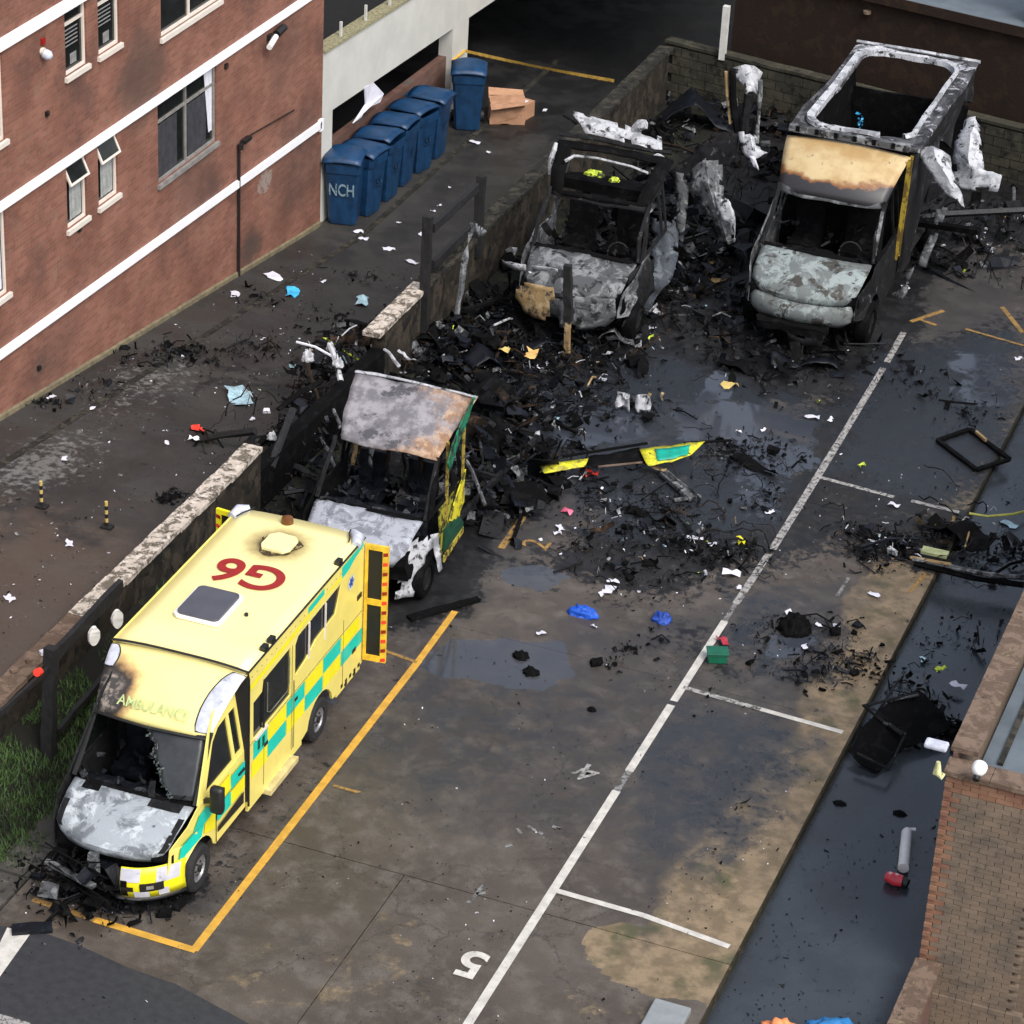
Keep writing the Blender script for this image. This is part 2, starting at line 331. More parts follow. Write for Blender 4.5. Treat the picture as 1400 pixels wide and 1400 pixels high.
def mat_brick(name, c1, c2, mo, axis='y', dirt=.5):
    n = N(name); sp = n.n('ShaderNodeSeparateXYZ'); n.l(n.pos, sp.inputs[0]); cb = n.n('ShaderNodeCombineXYZ')
    n.l(sp.outputs[1 if axis == 'y' else 0], cb.inputs[0]); n.l(sp.outputs[2], cb.inputs[1])
    b = n.n('ShaderNodeTexBrick'); n.l(cb.outputs[0], b.inputs[0]); b.inputs['Scale'].default_value = 1
    b.inputs['Brick Width'].default_value = .225; b.inputs['Row Height'].default_value = .075; b.inputs['Mortar Size'].default_value = .006
    b.inputs['Mortar Smooth'].default_value = .2
    b.inputs['Color1'].default_value = (*c1, 1); b.inputs['Color2'].default_value = (*c2, 1); b.inputs['Mortar'].default_value = (*mo, 1); b.inputs['Bias'].default_value = -.2
    c = n.mix(n.ramp(n.noise(.9, 6, .6, n.pos), .35, .65), b.outputs[0], (.72, .66, .64), 'MULTIPLY')
    c = n.mix(n.math('MULTIPLY', n.ramp(n.noise(2.5, 8, .7, n.pos), .52, .75), dirt), c, (.24, .15, .11))
    c = n.mix(n.math('MULTIPLY', n.ramp(n.noise(.45, 7, .65, n.pos), .56, .74), .55), c, (.055, .038, .034))
    if axis == 'y' and c1[0] > .2:
        for (yy, z_, r_, st) in ((14.0, 4.75, 1.3, .62), (18.5, -.5, .7, .8), (16.2, 1.9, 1.6, .35), (20.8, .5, 1.8, .35), (20.2, 3.2, 1.4, .25), (10.5, .5, 1.2, .25)):
            v = n.n('ShaderNodeVectorMath', operation='DISTANCE'); n.l(n.pos, v.inputs[0]); v.inputs[1].default_value = (-13.5, yy, z_)
            d = n.math('ADD', v.outputs[1], n.math('MULTIPLY', n.math('SUBTRACT', n.noise(1.3, 6, .6, n.pos), .5), 1.4))
            c = n.mix(n.math('MULTIPLY', n.ramp(d, r_, r_*.25), st), c, (.045, .036, .030))
    x = n.math('SUBTRACT', 1., b.outputs[1]); n.bump(n.math('ADD', x, n.math('MULTIPLY', n.noise(40, 4, .6, n.pos), .6)), .8, .01)
    return n.fin(c, .85)
MT['brick'] = mat_brick('red_brickwork', (.215, .082, .052), (.295, .122, .080), (.20, .15, .12))
MT['brickdk'] = mat_brick('brown_brickwork', (.12, .06, .045), (.17, .09, .07), (.10, .08, .07), 'y')
MT['brickx'] = mat_brick('brown_brickwork_side', (.150, .110, .078), (.185, .137, .098), (.13, .10, .075), 'x', .15)
def mat_paint(name, col, wear):
    n = N(name); P = n.pos
    c = n.mix(n.ramp(n.noise(5, 6, .6, P), .35, .65), tuple(x*.75 for x in col), col)
    c = n.mix(n.ramp(n.noise(11, 8, .8, P, .3), wear, wear+.05), c, (.06, .055, .05))
    n.bump(n.noise(60, 4, .7, P), .5, .006)
    return n.fin(c, .6)
MT['lineW'] = mat_paint('white_line_paint', (.56, .54, .50), .60)
MT['lineWw'] = mat_paint('white_line_worn', (.36, .35, .34), .50)
MT['lineWd'] = mat_paint('white_line_sooty', (.22, .22, .22), .49)
MT['lineY'] = mat_paint('yellow_line_paint', (.60, .33, .045), .60)
MT['lineYw'] = mat_paint('yellow_line_worn', (.33, .19, .05), .52)
def mat_bricks1():
    n = N('single_brick'); r = n.n('ShaderNodeObjectInfo').outputs['Random']
    c = n.mix(r, (.150, .110, .078), (.185, .137, .098)); c = n.mix(n.ramp(n.noise(3, 6, .6, n.pos), .4, .7), c, (.10, .08, .062))
    n.bump(n.noise(30, 5, .7, n.pos), .6, .008); return n.fin(c, .85)
MT['brickone'] = mat_bricks1()
def mat_bricks2():
    n = N('orange_brick'); r = n.n('ShaderNodeObjectInfo').outputs['Random']
    c = n.mix(r, (.19, .095, .055), (.24, .13, .08)); c = n.mix(n.ramp(n.noise(3, 6, .6, n.pos), .4, .7), c, (.17, .075, .05))
    n.bump(n.noise(30, 5, .7, n.pos), .6, .008); return n.fin(c, .85)
MT['brickor'] = mat_bricks2()

# ------------------------------------------------------------------ masks
def poly_field(pts, X, Y, soft):
    """0..1 inside a world-space outline, falling off over soft metres"""
    P = np.array(pts); n = len(P); d = np.full(X.shape, 1e9); ins = np.zeros(X.shape, bool)
    for i in range(n):
        a = P[i]; b = P[(i+1) % n]; ab = b-a
        t = np.clip(((X-a[0])*ab[0]+(Y-a[1])*ab[1])/(ab@ab+1e-9), 0, 1)
        d = np.minimum(d, np.hypot(X-a[0]-t*ab[0], Y-a[1]-t*ab[1]))
        c = ((a[1] > Y) != (b[1] > Y)) & (X < (b[0]-a[0])*(Y-a[1])/(b[1]-a[1]+1e-12)+a[0]); ins ^= c
    sd = np.where(ins, d, -d); return np.clip(.5+sd/(2*soft), 0, 1)
def W2(pxs, fn=onz): return [tuple(fn(*p)[:2]) for p in pxs]
FIELDS = {
 'soot': [([(430,640),(470,500),(600,380),(900,120),(1400,200),(1400,330),(1310,330),(1240,400),(1250,440),(1190,520),(1080,545),(900,540),(870,600),(760,620),(740,690),(660,720),(650,770),(620,830),(540,850),(480,800),(430,700)], .7, 1.5),
          ([(1180,480),(1400,430),(1400,640),(1290,720),(1150,760),(1000,800),(900,830),(760,800),(700,760),(860,680),(1080,560)], .9, .80), ([(700,380),(900,420),(1000,520),(860,560),(740,640),(640,600)], .6, 1.2),
          ([(60,1160),(90,1130),(250,1180),(300,1200),(240,1245),(160,1255),(70,1215)], .25, 1),
          ([(740,560),(1000,600),(1060,690),(1040,760),(960,800),(860,790),(800,700),(740,650)], .6, .62),
          ([(1180,700),(1400,690),(1400,800),(1250,790),(1160,740)], .4, .8),
          ([(1040,830),(1180,880),(1190,940),(1120,930),(1050,910)], .35, .50),
          ([(860,860),(1060,820),(1200,860),(1180,950),(960,930)], .5, .48), ([(250,1190),(330,1120),(470,980),(560,880),(600,900),(480,1060),(300,1260)], .3, .36), ([(860,1000),(1130,960),(1150,1060),(1000,1180),(880,1120)], .6, .36)],
 'damp': [([(560,900),(1000,560),(1400,560),(1400,200),(900,200),(500,700),(500,850)], 1.2, 1),
          ([(340,1010),(560,860),(900,800),(1290,740),(1180,960),(1010,1240),(860,1320),(780,1180),(600,1170),(400,1090)], 1.2, .62),
          ([(130,1230),(300,1190),(470,1000),(560,900),(440,1090),(290,1270)], .3, .6)],
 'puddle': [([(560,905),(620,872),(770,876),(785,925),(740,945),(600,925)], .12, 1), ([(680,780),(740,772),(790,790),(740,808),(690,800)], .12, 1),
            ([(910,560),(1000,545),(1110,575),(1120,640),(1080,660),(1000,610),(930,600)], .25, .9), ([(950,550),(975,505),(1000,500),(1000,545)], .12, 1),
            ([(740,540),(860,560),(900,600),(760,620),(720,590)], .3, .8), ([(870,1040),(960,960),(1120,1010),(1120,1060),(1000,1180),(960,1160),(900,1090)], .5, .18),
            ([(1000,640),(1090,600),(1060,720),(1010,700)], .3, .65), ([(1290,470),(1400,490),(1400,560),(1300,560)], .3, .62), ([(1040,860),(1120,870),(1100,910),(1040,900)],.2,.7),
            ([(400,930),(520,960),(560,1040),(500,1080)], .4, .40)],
 'film': [([(840,1030),(930,950),(1010,960),(1160,1010),(1120,1080),(1010,1200),(900,1190),(850,1110)], .45, .72), ([(1180,480),(1400,440),(1400,600),(1320,700),(1200,680),(1120,640)], .6, .85), ([(380,1010),(560,900),(800,900),(900,960),(700,1130),(480,1120)], .9, .42), ([(1000,800),(1120,790),(1130,930),(1040,940),(960,880)], .4, .6), ([(700,520),(900,480),(1150,560),(1050,740),(800,740)], .6, .9)],
 'ochre': [([(1300,740),(1300,770),(1185,1000),(985,1370),(890,1300),(930,1180),(1040,1070),(1100,1000),(1110,940),(1170,880),(1160,820),(1230,750)], .36, 1.45), ([(800,1285),(812,1270),(850,1262),(1000,1298),(975,1368),(900,1362),(845,1340),(808,1312)], .03, 2.2),
           ([(1330,600),(1400,520),(1400,600),(1320,740),(1260,690)], .3, .55), ([(740,1390),(760,1320),(860,1370),(900,1400)], .5, .45),
           ([(560,900),(460,990),(500,1010),(600,930),(700,830),(640,820)], .5, .28), ([(30,1240),(180,1300),(400,1400),(700,1400),(560,1250),(300,1290)], .6, .3)],
}
def field(name, X, Y):
    f = np.zeros(X.shape)
    for pts, soft, amp in FIELDS[name]: f = np.maximum(f, poly_field(W2(pts), X, Y, soft)*amp)
    return f
def sheet(name, x0, x1, y0, y1, st, mat, zf, attrs, parent=None, depth=0, **k):
    nx = max(2, int(round((x1-x0)/st))+1); ny = max(2, int(round((y1-y0)/st))+1)
    xs = np.linspace(x0, x1, nx); ys = np.linspace(y0, y1, ny); X, Y = np.meshgrid(xs, ys); X = X.ravel(); Y = Y.ravel()
    Z = zf(X, Y); V = np.stack([X, Y, Z], 1).tolist(); i = np.arange(nx*ny).reshape(ny, nx)
    F = np.stack([i[:-1, :-1].ravel(), i[:-1, 1:].ravel(), i[1:, 1:].ravel(), i[1:, :-1].ravel()], 1).tolist()
    nv = nx*ny
    if depth:
        ring = list(i[0, :])+list(i[1:, -1])+list(i[-1, -2::-1])+list(i[-2:0:-1, 0]); base = len(V)
        V += [(V[r][0], V[r][1], V[r][2]-depth) for r in ring]
        m = len(ring)
        F += [(int(ring[(q+1) % m]), int(ring[q]), base+q, base+(q+1) % m) for q in range(m)]
    me = bpy.data.meshes.new(name); me.from_pydata(V, [], F); me.materials.append(mat)
    for an, fn in attrs.items():
        a = me.attributes.new(an, 'FLOAT', 'POINT'); d = np.zeros(len(V)); d[:nv] = fn(X, Y)
        if depth: d[nv:] = d[[int(r) for r in ring]]
        a.data.foreach_set('value', d.astype(np.float32))
    o = bpy.data.objects.new(name, me); COL.objects.link(o)
    if parent: o.parent = parent
    return props(o, **k)

# ================================================================== SETTING
KX = 2.70     # right edge of the raised car park
m = M(); m.box((-60, -60, -3.2), (60, 90, -3.0)); m.obj('ground', MT['slabdark'], kind='structure')
cp = empty('car_park', (0, 0, 0), kind='structure')
m = M(); m.box((-8.3, -6.5, -1.0), (KX-.02, 29.6, -.05)); m.obj('sub_base', MT['dark'], cp)
xs = [-6.55, -1.98, KX]; ys = [-6.5, -.45, 5.9, 12.3, 18.7, 24.5, 29.3]
GA = {k_: (lambda X, Y, k_=k_: field(k_, X, Y)) for k_ in FIELDS}
def gz(X, Y): return -.0 + 0.012*np.sin(X*1.1+Y*.35)*np.sin(Y*.5)*0
for i in range(2):
    for j in range(6):
        if j and i: continue
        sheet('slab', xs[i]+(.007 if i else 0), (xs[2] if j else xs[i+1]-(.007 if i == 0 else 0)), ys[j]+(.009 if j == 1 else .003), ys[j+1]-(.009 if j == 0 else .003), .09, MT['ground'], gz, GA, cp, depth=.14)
# strip of planting / burnt ground between slab and wall
def vz(X, Y): return np.where(Y < 4.5, .62*np.clip((-6.9-X)/1.25, 0, 1)**1.3, .10*np.clip((-6.9-X)/1.25, 0, 1))*np.clip((6.5-Y)/2, .15, 1)
sheet('planting_bed', -8.15, -6.57, -3.0, 29.3, .15, MT['soil'], lambda X, Y: vz(X, Y)-.02, {}, kind='structure')
# paving at the near left
pv = empty('pavement', kind='structure')
for i in range(3):
    for j in range(5):
        x0 = -8.2+i*.54; y0 = -6.5+j*.76
        if y0 > -2.9: continue
        M().box((x0, y0, -.05), (x0+.53, y0+.75, .012+random.random()*.012)).obj('paving_stone', MT['slabdark'], pv)
for j, y0 in enumerate((-2.7, -2.0, -1.3)):
    for i in range(3):
        M().box((-8.1+i*.52, y0, -.05), (-7.6+i*.52, y0+.68, .03+random.random()*.02)).obj('paving_stone', MT['slabdark'], pv)
# right lower wet strip
sheet('wet_strip', KX, 5.2, -8, 32, .5, MT['strip'], lambda X, Y: X*0-.17, {}, kind='structure')
# kerb edge of the car park slab
kb = empty('kerb', kind='structure')
for j in range(40):
    y0 = -6.5+j*.91
    M().box((KX-.03, y0+.003, -.3), (KX+.03+random.uniform(-.008, .008), y0+.907, -.012-random.uniform(0, .012))).obj('kerb_stone', MT['kerb'], kb)
# sloping path to the left
sheet('path', -13.5, -8.42, -6, 21.8, .2, MT['path'], lambda X, Y: 1.15-.115*np.clip(Y, -.2, 21.8), {
  'brown': lambda X, Y: np.clip(1.05-(Y-1)/8.5, 0, 1), 
  'gravel': lambda X, Y: np.maximum(np.exp(-(((X+11.9)/1.0)**2+((Y-7.2)/2.2)**2))*.75, np.exp(-(((X+12.2)/1.1)**2+((Y-11.5)/2.6)**2))*.6),
  'soot': lambda X, Y: np.maximum(np.exp(-(((X+10.6)/2.2)**2+((Y-13.2)/3.0)**2))*.62, np.exp(-(((X+9)/.9)**2+((Y-10)/3.)**2))*.6)}, kind='structure')
sheet('road', -30, -8.42, 21.8, 60, .5, MT['path'], lambda X, Y: X*0-1.357, {'brown': lambda X, Y: X*0, 'gravel': lambda X, Y: X*0, 'soot': lambda X, Y: np.clip((Y-25)/6, 0, 1.2)}, kind='structure')  # soot value here ramps the shade under the building into the road colour
# gutter : dished channel blocks beside the path
gt = empty('gutter', kind='structure')
mg = M().box((-.07, 0, -.03), (.07, .99, .010)).mesh('channel_block', [MT['copingdark']])
for j in range(40):
    y0 = -6+j*1.0
    o = bpy.data.objects.new('channel_block', mg); COL.objects.link(o); o.parent = gt
    o.location = (-12.45, y0, pathz(y0)+.002); o.rotation_euler = (math.atan2(pathz(y0+1)-pathz(y0), 1), 0, 0)

# painted markings, thin coats over the slab
pm = empty('road_markings', kind='structure')
def strip(pts, wd, mat, z=.006, name='painted_line'):
    m = M(); pts = [Vector((p[0], p[1], z)) for p in pts]
    L = []; R_ = []
    for i, p in enumerate(pts):
        d = (pts[min(i+1, len(pts)-1)]-pts[max(0, i-1)]).normalized(); nrm = Vector((-d.y, d.x, 0))*wd/2
        L.append(p+nrm); R_.append(p-nrm)
    m.add(L+R_, [(i, len(pts)+i, len(pts)+i+1, i+1) for i in range(len(pts)-1)])
    return m.obj(name, mat, pm)
strip([(0, -6.4), (0, 2.7)], .125, MT['lineW']); strip([(0, 3.25), (0, 5.2)], .125, MT['lineW']); strip([(0, 5.32), (0, 7.9)], .12, MT['lineW'])
strip([(0, 2.7), (0, 3.25)], .10, MT['lineWd']); strip([(0, 7.9), (0, 8.5)], .08, MT['lineWd'])
strip([(.0, 8.5), (0.02, 10.3)], .12, MT['lineWw']); strip([(.03, 10.45), (.0, 14.6)], .13, MT['lineWw']); strip([(0, 14.62), (-.05, 18.0)], .12, MT['lineWw']); strip([(-.05, 18.25), (-.09, 19.7)], .12, MT['lineWw'])
for (a, b, mt) in (((757,1217),(880,1252),'lineW'), ((880,1252),(998,1295),'lineW'), ((934,940),(1040,970),'lineWw'), ((1040,970),(1158,1003),'lineW'), ((1118,652),(1222,680),'lineWw'), ((1246,685),(1326,704),'lineWw')):
    A = onz(*a); B = onz(*b); B.x = min(B.x, KX-.12); strip([A, B], .10, MT[mt], .0075)
yc = onz(265, 1300)
strip([yc, onz(573, 903)], .12, MT['lineY']); strip([onz(573, 903), onz(622, 836)], .11, MT['lineY'])
strip([onz(685, 750), onz(740, 672)], .12, MT['lineYw'])
strip([onz(268, 1300), onz(130, 1258)], .12, MT['lineY'], .0075); strip([onz(130, 1258), onz(45, 1230)], .10, MT['lineYw'], .0075)
strip([onz(570, 906), onz(515, 886)], .07, MT['lineYw'], .0075)
strip([onz(1245, 440), onz(1290, 425)], .10, MT['lineYw']); strip([onz(1255, 436), onz(1280, 445)], .08, MT['lineYw'], .0075); strip([onz(1370, 420), onz(1398, 455)], .1, MT['lineYw']); strip([onz(1320, 450), onz(1400, 473)], .07, MT['lineYw'], .0075)
strip([onz(1145, 815), onz(1160, 790)], .06, MT['lineWd']); strip([onz(1243, 810), onz(1265, 785)], .06, MT['lineYw'])
# ghost lettering
for a, b in (((706,1133),(712,1140)), ((722,1130),(742,1141)), ((755,1130),(765,1133)), ((690,1158),(700,1155)), ((640,1235),(662,1210)), ((651,1222),(664,1221)), ((782,1058),(800,1052))):
    strip([onz(*a), onz(*b)], .055, MT['lineWd'])
def text(s, size, mat, loc, rot, parent, name, ext=.001, bold=0., shear=0., kind=None, sx=1., flatz=True):
    cu_ = bpy.data.curves.new('t', 'FONT'); cu_.body = s; cu_.size = size; cu_.extrude = ext; cu_.offset = bold; cu_.align_x = 'CENTER'; cu_.align_y = 'CENTER'; cu_.shear = shear
    t = bpy.data.objects.new('t', cu_); COL.objects.link(t); bpy.context.view_layer.update()
    me = bpy.data.meshes.new_from_object(t.evaluated_get(bpy.context.evaluated_depsgraph_get())); bpy.data.objects.remove(t)
    me.materials.clear(); me.materials.append(mat); o = bpy.data.objects.new(name, me); COL.objects.link(o)
    o.parent = parent; o.location = loc; o.rotation_euler = rot; o.scale = (sx, 1, 1); return o
P5 = onz(645, 1317); text('5', .78, MT['lineW'], (P5.x, P5.y, .008), (0, 0, math.pi), pm, 'painted_number', bold=.02)
P4 = onz(805, 1056); text('4', .62, MT['lineWw'], (P4.x, P4.y, .008), (0, 0, math.pi), pm, 'painted_number', bold=.004)
P1 = onz(476, 1080); text('1', .62, MT['lineYw'], (P1.x, P1.y, .008), (0, 0, math.pi/2), pm, 'painted_number', bold=.0)
P2 = onz(735, 745); text('2', .66, MT['lineYw'], (P2.x, P2.y, .008), (0, 0, math.pi/2), pm, 'painted_number', bold=.0)
# darker asphalt and white line in the near left corner
asp = [onz(*p, .004) for p in ((-60,1262),(0,1266),(45,1270),(110,1293),(180,1325),(240,1345),(290,1372),(345,1402),(380,1450),(-60,1600))]
n_ = plain('new_asphalt', (.026, .027, .030), .6, var=.2, sc=8, bump=.5)
M().poly([(p.x, p.y, .004) for p in asp]).obj('asphalt', n_, kind='structure')
M().poly([(*onz(*p, .009)[:2], .009) for p in ((-30,1350),(10,1268),(42,1276),(0,1335),(-20,1372))]).obj('painted_line', MT['lineW'], pm)
M().poly([(*onz(*p, .009)[:2], .009) for p in ((-30,1384),(0,1386),(40,1398),(60,1420),(-30,1420))]).obj('painted_line', MT['lineWw'], pm)

# ------------------------------------------------------------------ retaining wall
WX = -8.28
rw = empty('retaining_wall', (0, 0, 0), label='long low wall with pale stone coping between the path and the car park', cat='wall')
M().box((WX-.14, -6.5, -1.6), (WX+.12, 7.9, 1.12)).obj('wall_body', MT['wallface'], rw)
M().box((WX-.14, 7.9, -1.6), (WX+.12, 13.1, .72)).obj('wall_body', MT['char'], rw, sub=3, noisy=(.03, 3), label='burnt and broken stretch')
M().box((WX-.14, 13.1, -1.6), (WX+.12, 29.3, 1.12)).obj('wall_body', MT['wallface'], rw)
cpm = {}
for key in ('coping', 'copingdark', 'copingbrown'):
    mm = M().box((-.17, .004, 0), (.17, .596, .085)); me_o = mm.obj('coping_stone', MT[key], sub=2, noisy=(.008, 5)); cpm[key] = me_o.data; bpy.data.objects.remove(me_o)
y = -6.5
while y < 29.0:
    if not (7.75 < y < 12.6):
        key = 'copingbrown' if y < 1.7 else 'coping' if y < 7.8 or y < 15.0 else 'copingdark'
        o = bpy.data.objects.new('coping_stone', cpm[key]); COL.objects.link(o); o.parent = rw
        o.location = (WX+random.uniform(-.01, .01), y, 1.12+random.uniform(0, .01)); o.rotation_euler = (random.uniform(-.01, .01), 0, random.uniform(-.015, .015))
    y += .6
# far block wall
fa = Vector((-8.4, 29.75, 0)); fb = Vector((.9, 28.1, 0)); fd = (fb-fa).normalized(); fr = math.atan2(fd.y, fd.x)
fw = empty('block_wall', (fa.x, fa.y, -1.3), fr, label='grey concrete block wall closing the far end of the car park', cat='wall')
fl = (fb-fa).length
M().box((0, .02, 0), (fl, .2, 2.5)).obj('mortar_core', MT['copingdark'], fw)
bme = M().box((.008, 0, .008), (.432, .06, .207)).mesh('concrete_block', [MT['block']])
for r_ in range(11):
    for i in range(int(fl/.44)):
        o = bpy.data.objects.new('concrete_block', bme); COL.objects.link(o); o.parent = fw
        o.location = (i*.44+(.22 if r_ % 2 else 0), -.04+random.uniform(-.006, .006), .1+r_*.215)
cm = M().box((0, -.05, 0), (.6, .25, .07)).mesh('coping_stone', [MT['block']])
for i in range(15):
    o = bpy.data.objects.new('coping_stone', cm); COL.objects.link(o); o.parent = fw; o.location = (i*.61, 0, 2.5+random.uniform(0, .01))
# thin pole standing on the far wall
p0 = ony(987, 76, 29.45); p1 = ony(988, 8, 29.45)
M().box((p0.x-.07, 29.42, p0.z-.1), (p0.x+.07, 29.56, p1.z)).obj('signpost', MT['pole'], label='short cream post standing on the far block wall', cat='post')
# brown shed with grey roof behind
rs = empty('shed', (fa.x+1.3, fa.y+.9, -1.3), fr, label='brown walled outbuilding with a flat blue grey roof at the top right', cat='building')
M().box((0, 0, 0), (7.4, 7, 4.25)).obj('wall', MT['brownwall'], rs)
M().box((-.05, -.12, 4.25), (7.35, 7, 4.40)).obj('roof', MT['roofgrey'], rs)
M().box((-.05, -.16, 4.20), (7.35, -.125, 4.42)).obj('fascia', MT['brownwall'], rs)
M().tube([(3.3, -.1, 3.9), (3.3, -.1, 3.96)], .09, 10).obj('vent_cover', MT['copingbrown'], rs)
ps = empty('brick_pier', (0, 0, 0), label='dark brown pier at the right edge beside the outbuilding', cat='pillar')
q = onz(1385, 215, 0)
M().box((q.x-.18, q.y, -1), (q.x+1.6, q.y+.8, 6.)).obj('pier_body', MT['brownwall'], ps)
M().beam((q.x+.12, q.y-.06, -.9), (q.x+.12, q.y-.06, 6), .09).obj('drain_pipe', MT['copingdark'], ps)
# ------------------------------------------------------------------ left brick building
BX = -13.5
hb = empty('brick_building', (0, 0, 0), label='red brick block of flats with white horizontal bands on the left', cat='building')
WINS = [  # y0,y1,z0,z1,kind
 (11.22, 11.98, 5.60, 7.2, 'narrow'), (12.4, 13.18, 5.60, 7.2, 'narrow'), (14.77, 17.2, 5.18, 7.3, 'wide'),
 (11.13, 11.85, 2.76, 4.02, 'vent'), (12.28, 13.02, 2.76, 4.02, 'vent'), (14.6, 17.05, 2.34, 3.95, 'dark'),
 (7.6, 9.12, 5.20, 6.86, 'edge'), (7.5, 9.02, 2.42, 4.0, 'edge')]
outer = [(-8, -2.2), (22.05, -2.2), (22.05, 10), (-8, 10)]
holes = [[(a, c), (a, d), (b, d), (b, c)] for a, b, c, d, k in WINS]
m = M(); m.plate([outer]+holes, lambda a, b: (BX, a, b), lambda a, b: (BX-.18, a, b))
m.obj('wall', MT['brick'], hb)
M().box((-24, -8, -2.2), (BX-1.4, 22.04, 10)).obj('room', MT['room'], hb)
M().box((-24, 21.9, -2.2), (BX-.19, 22.05, 10)).obj('end_wall', MT['brick'], hb)
M().box((-24, -8.1, 10.01), (BX+.15, 22.2, 10.2)).obj('roof', MT['roofgrey'], hb)
def band(z0, z1, hgt, y1, name='band'):
    M().add([(BX+.002, -8, z0+.4), (BX+.07, -8, z0+.4), (BX+.07, y1, z1), (BX+.002, y1, z1), (BX+.002, -8, z0+.4+hgt), (BX+.07, -8, z0+.4+hgt), (BX+.07, y1, z1+hgt), (BX+.002, y1, z1+hgt)],
            [(3,2,1,0),(4,5,6,7),(0,1,5,4),(1,2,6,5),(2,3,7,6),(3,0,4,7)]).obj(name, MT['whitepaint'], hb)
zz = [(onx(0, 483, BX), onx(425, 178, BX)), (onx(0, 281, BX), onx(410, 3, BX)), (onx(0, 60, BX), onx(90, 5, BX))]
for (A, B), h_, y1 in zip(zz, (.15, .15, .2), (21.9, 22.05, 22.05)):
    s = (B.z-A.z)/(B.y-A.y) if A is not zz[2][0] else 0
    za = A.z+(-8-A.y)*s; zb = A.z+(y1-A.y)*s; band(za-.4-h_*.5, zb-h_*.5, h_, y1)
M().box((BX+.002, 21.84, .85), (BX+.07, 22.0, 1.10)).obj('band_end', MT['whitepaint'], hb)
# plinth along the base following the path
m = M(); 
for j in range(26):
    y0 = -4+j; y1_ = min(y0+1, 22.05)
    m.add([(BX+.001, y0, pathz(y0)-.1), (BX+.05, y0, pathz(y0)-.1), (BX+.05, y1_, pathz(y1_)-.1), (BX+.001, y1_, pathz(y1_)-.1), (BX+.001, y0, pathz(y0)+.10), (BX+.05, y0, pathz(y0)+.08), (BX+.05, y1_, pathz(y1_)+.08), (BX+.001, y1_, pathz(y1_)+.10)],
          [(4,5,6,7),(0,1,5,4),(1,2,6,5),(2,3,7,6)])
m.obj('plinth', plain('sandy_plinth', (.15, .125, .075), .85, var=.3, sc=6), hb)
def window(a, b, c, d, kind):
    fm = MT['framegrey'] if kind == 'dark' else MT['frame']; x = BX-.07
    wn = empty('window', (x, (a+b)/2, c)); wn.parent = hb
    hw_ = (b-a)/2; H = d-c; t = .055
    m = M(); m.box((-.03, -hw_, 0), (.03, hw_, t)); m.box((-.03, -hw_, H-t), (.03, hw_, H)); m.box((-.03, -hw_, t), (.03, -hw_+t, H-t)); m.box((-.03, hw_-t, t), (.03, hw_, H-t))
    if kind in ('wide', 'dark'): m.box((-.029, -.03, t), (.029, .03, H-t)); m.box((-.028, -hw_+t, H*.73), (.028, hw_-t, H*.73+.05))
    if kind == 'narrow': m.box((-.028, -hw_+t, H*.55), (.028, hw_-t, H*.55+.05)); m.box((-.028, -hw_+t, H*.78), (.028, hw_-t, H*.78+.03))
    if kind == 'vent': m.box((-.028, -hw_+t, H*.70), (.028, hw_-t, H*.70+.05))
    if kind == 'edge': m.box((-.028, .1, t), (.028, .15, H-t))
    m.obj('window_frame', fm, wn)
    M().box((-.06, -hw_-.05, -.09), (.13, hw_+.05, -.002)).obj('window_sill', MT['framegrey'] if kind == 'dark' else MT['frame'], wn)
    g = M().box((-.012, -hw_+t, t), (-.004, hw_-t, H*(.72 if kind == 'vent' else 1)-t)).obj('pane', MT['glassdark'], wn)
    M().box((-1.2, -hw_-.3, -.3), (-1.0, hw_+.3, H+.3)).obj('room_back', MT['room'], wn)
    def curtain(y0, y1, z0, z1, mt, taper=0):
        m = M(); n = 9; rows = []
        for k in range(2):
            rows.append([(.005+.006*math.sin(i*2.3), y0+(y1-y0)*i/(n-1)*(1 if k else 1-taper)+(0 if k else (y1-y0)*taper), (z0, z1)[k]) for i in range(n)])
        m.grid(rows).obj('curtain', mt, wn)
    if kind == 'vent':
        f2 = M(); s = .04; a0, a1 = -hw_+.02, hw_-.02; L_ = H*.30
        for (u0, u1, v0, v1) in ((a0, a1, 0, s), (a0, a1, L_-s, L_), (a0, a0+s, s, L_-s), (a1-s, a1, s, L_-s)): f2.box((0, u0, v0), (.035, u1, v1))
        fo = f2.obj('opened_vent', fm, wn); fo.location = (.13, 0, H-L_-.06); fo.rotation_euler = (0, math.radians(-24), 0)
        po = M().box((.01, a0+s, s), (.016, a1-s, L_-s)).obj('pane', MT['glassdark'], wn); po.location = fo.location; po.rotation_euler = fo.rotation_euler
        curtain(-hw_+.2, hw_-.1, .1, H*.66, plain('net_curtain', (.30, .31, .30), .8))
    if kind == 'dark':
        curtain(hw_-.42, hw_-.07, .25, H*.97, MT['curtain'], .55); curtain(-hw_+.08, -hw_+.9, .08, H*.7, MT['curtaindk']); curtain(.1, .9, .08, H*.7, MT['curtaindk'])
    if kind == 'narrow':
        m = M(); 
        for k in range(5): m.box((.0, -hw_+.12, H*(.30+k*.045)), (.004, hw_-.2, H*(.30+k*.045)+.02))
        m.box((.0, -.1, H*.08), (.004, .12, H*.2)); m.obj('blind', plain('blind_grey', (.22, .22, .22), .8), wn)
    if kind == 'edge': curtain(-.2, hw_-.1, .1, H*.9, MT['curtain'])
for wdw in WINS: window(*wdw)
def onwall(px, py): p = onx(px, py, BX); return p.y, p.z
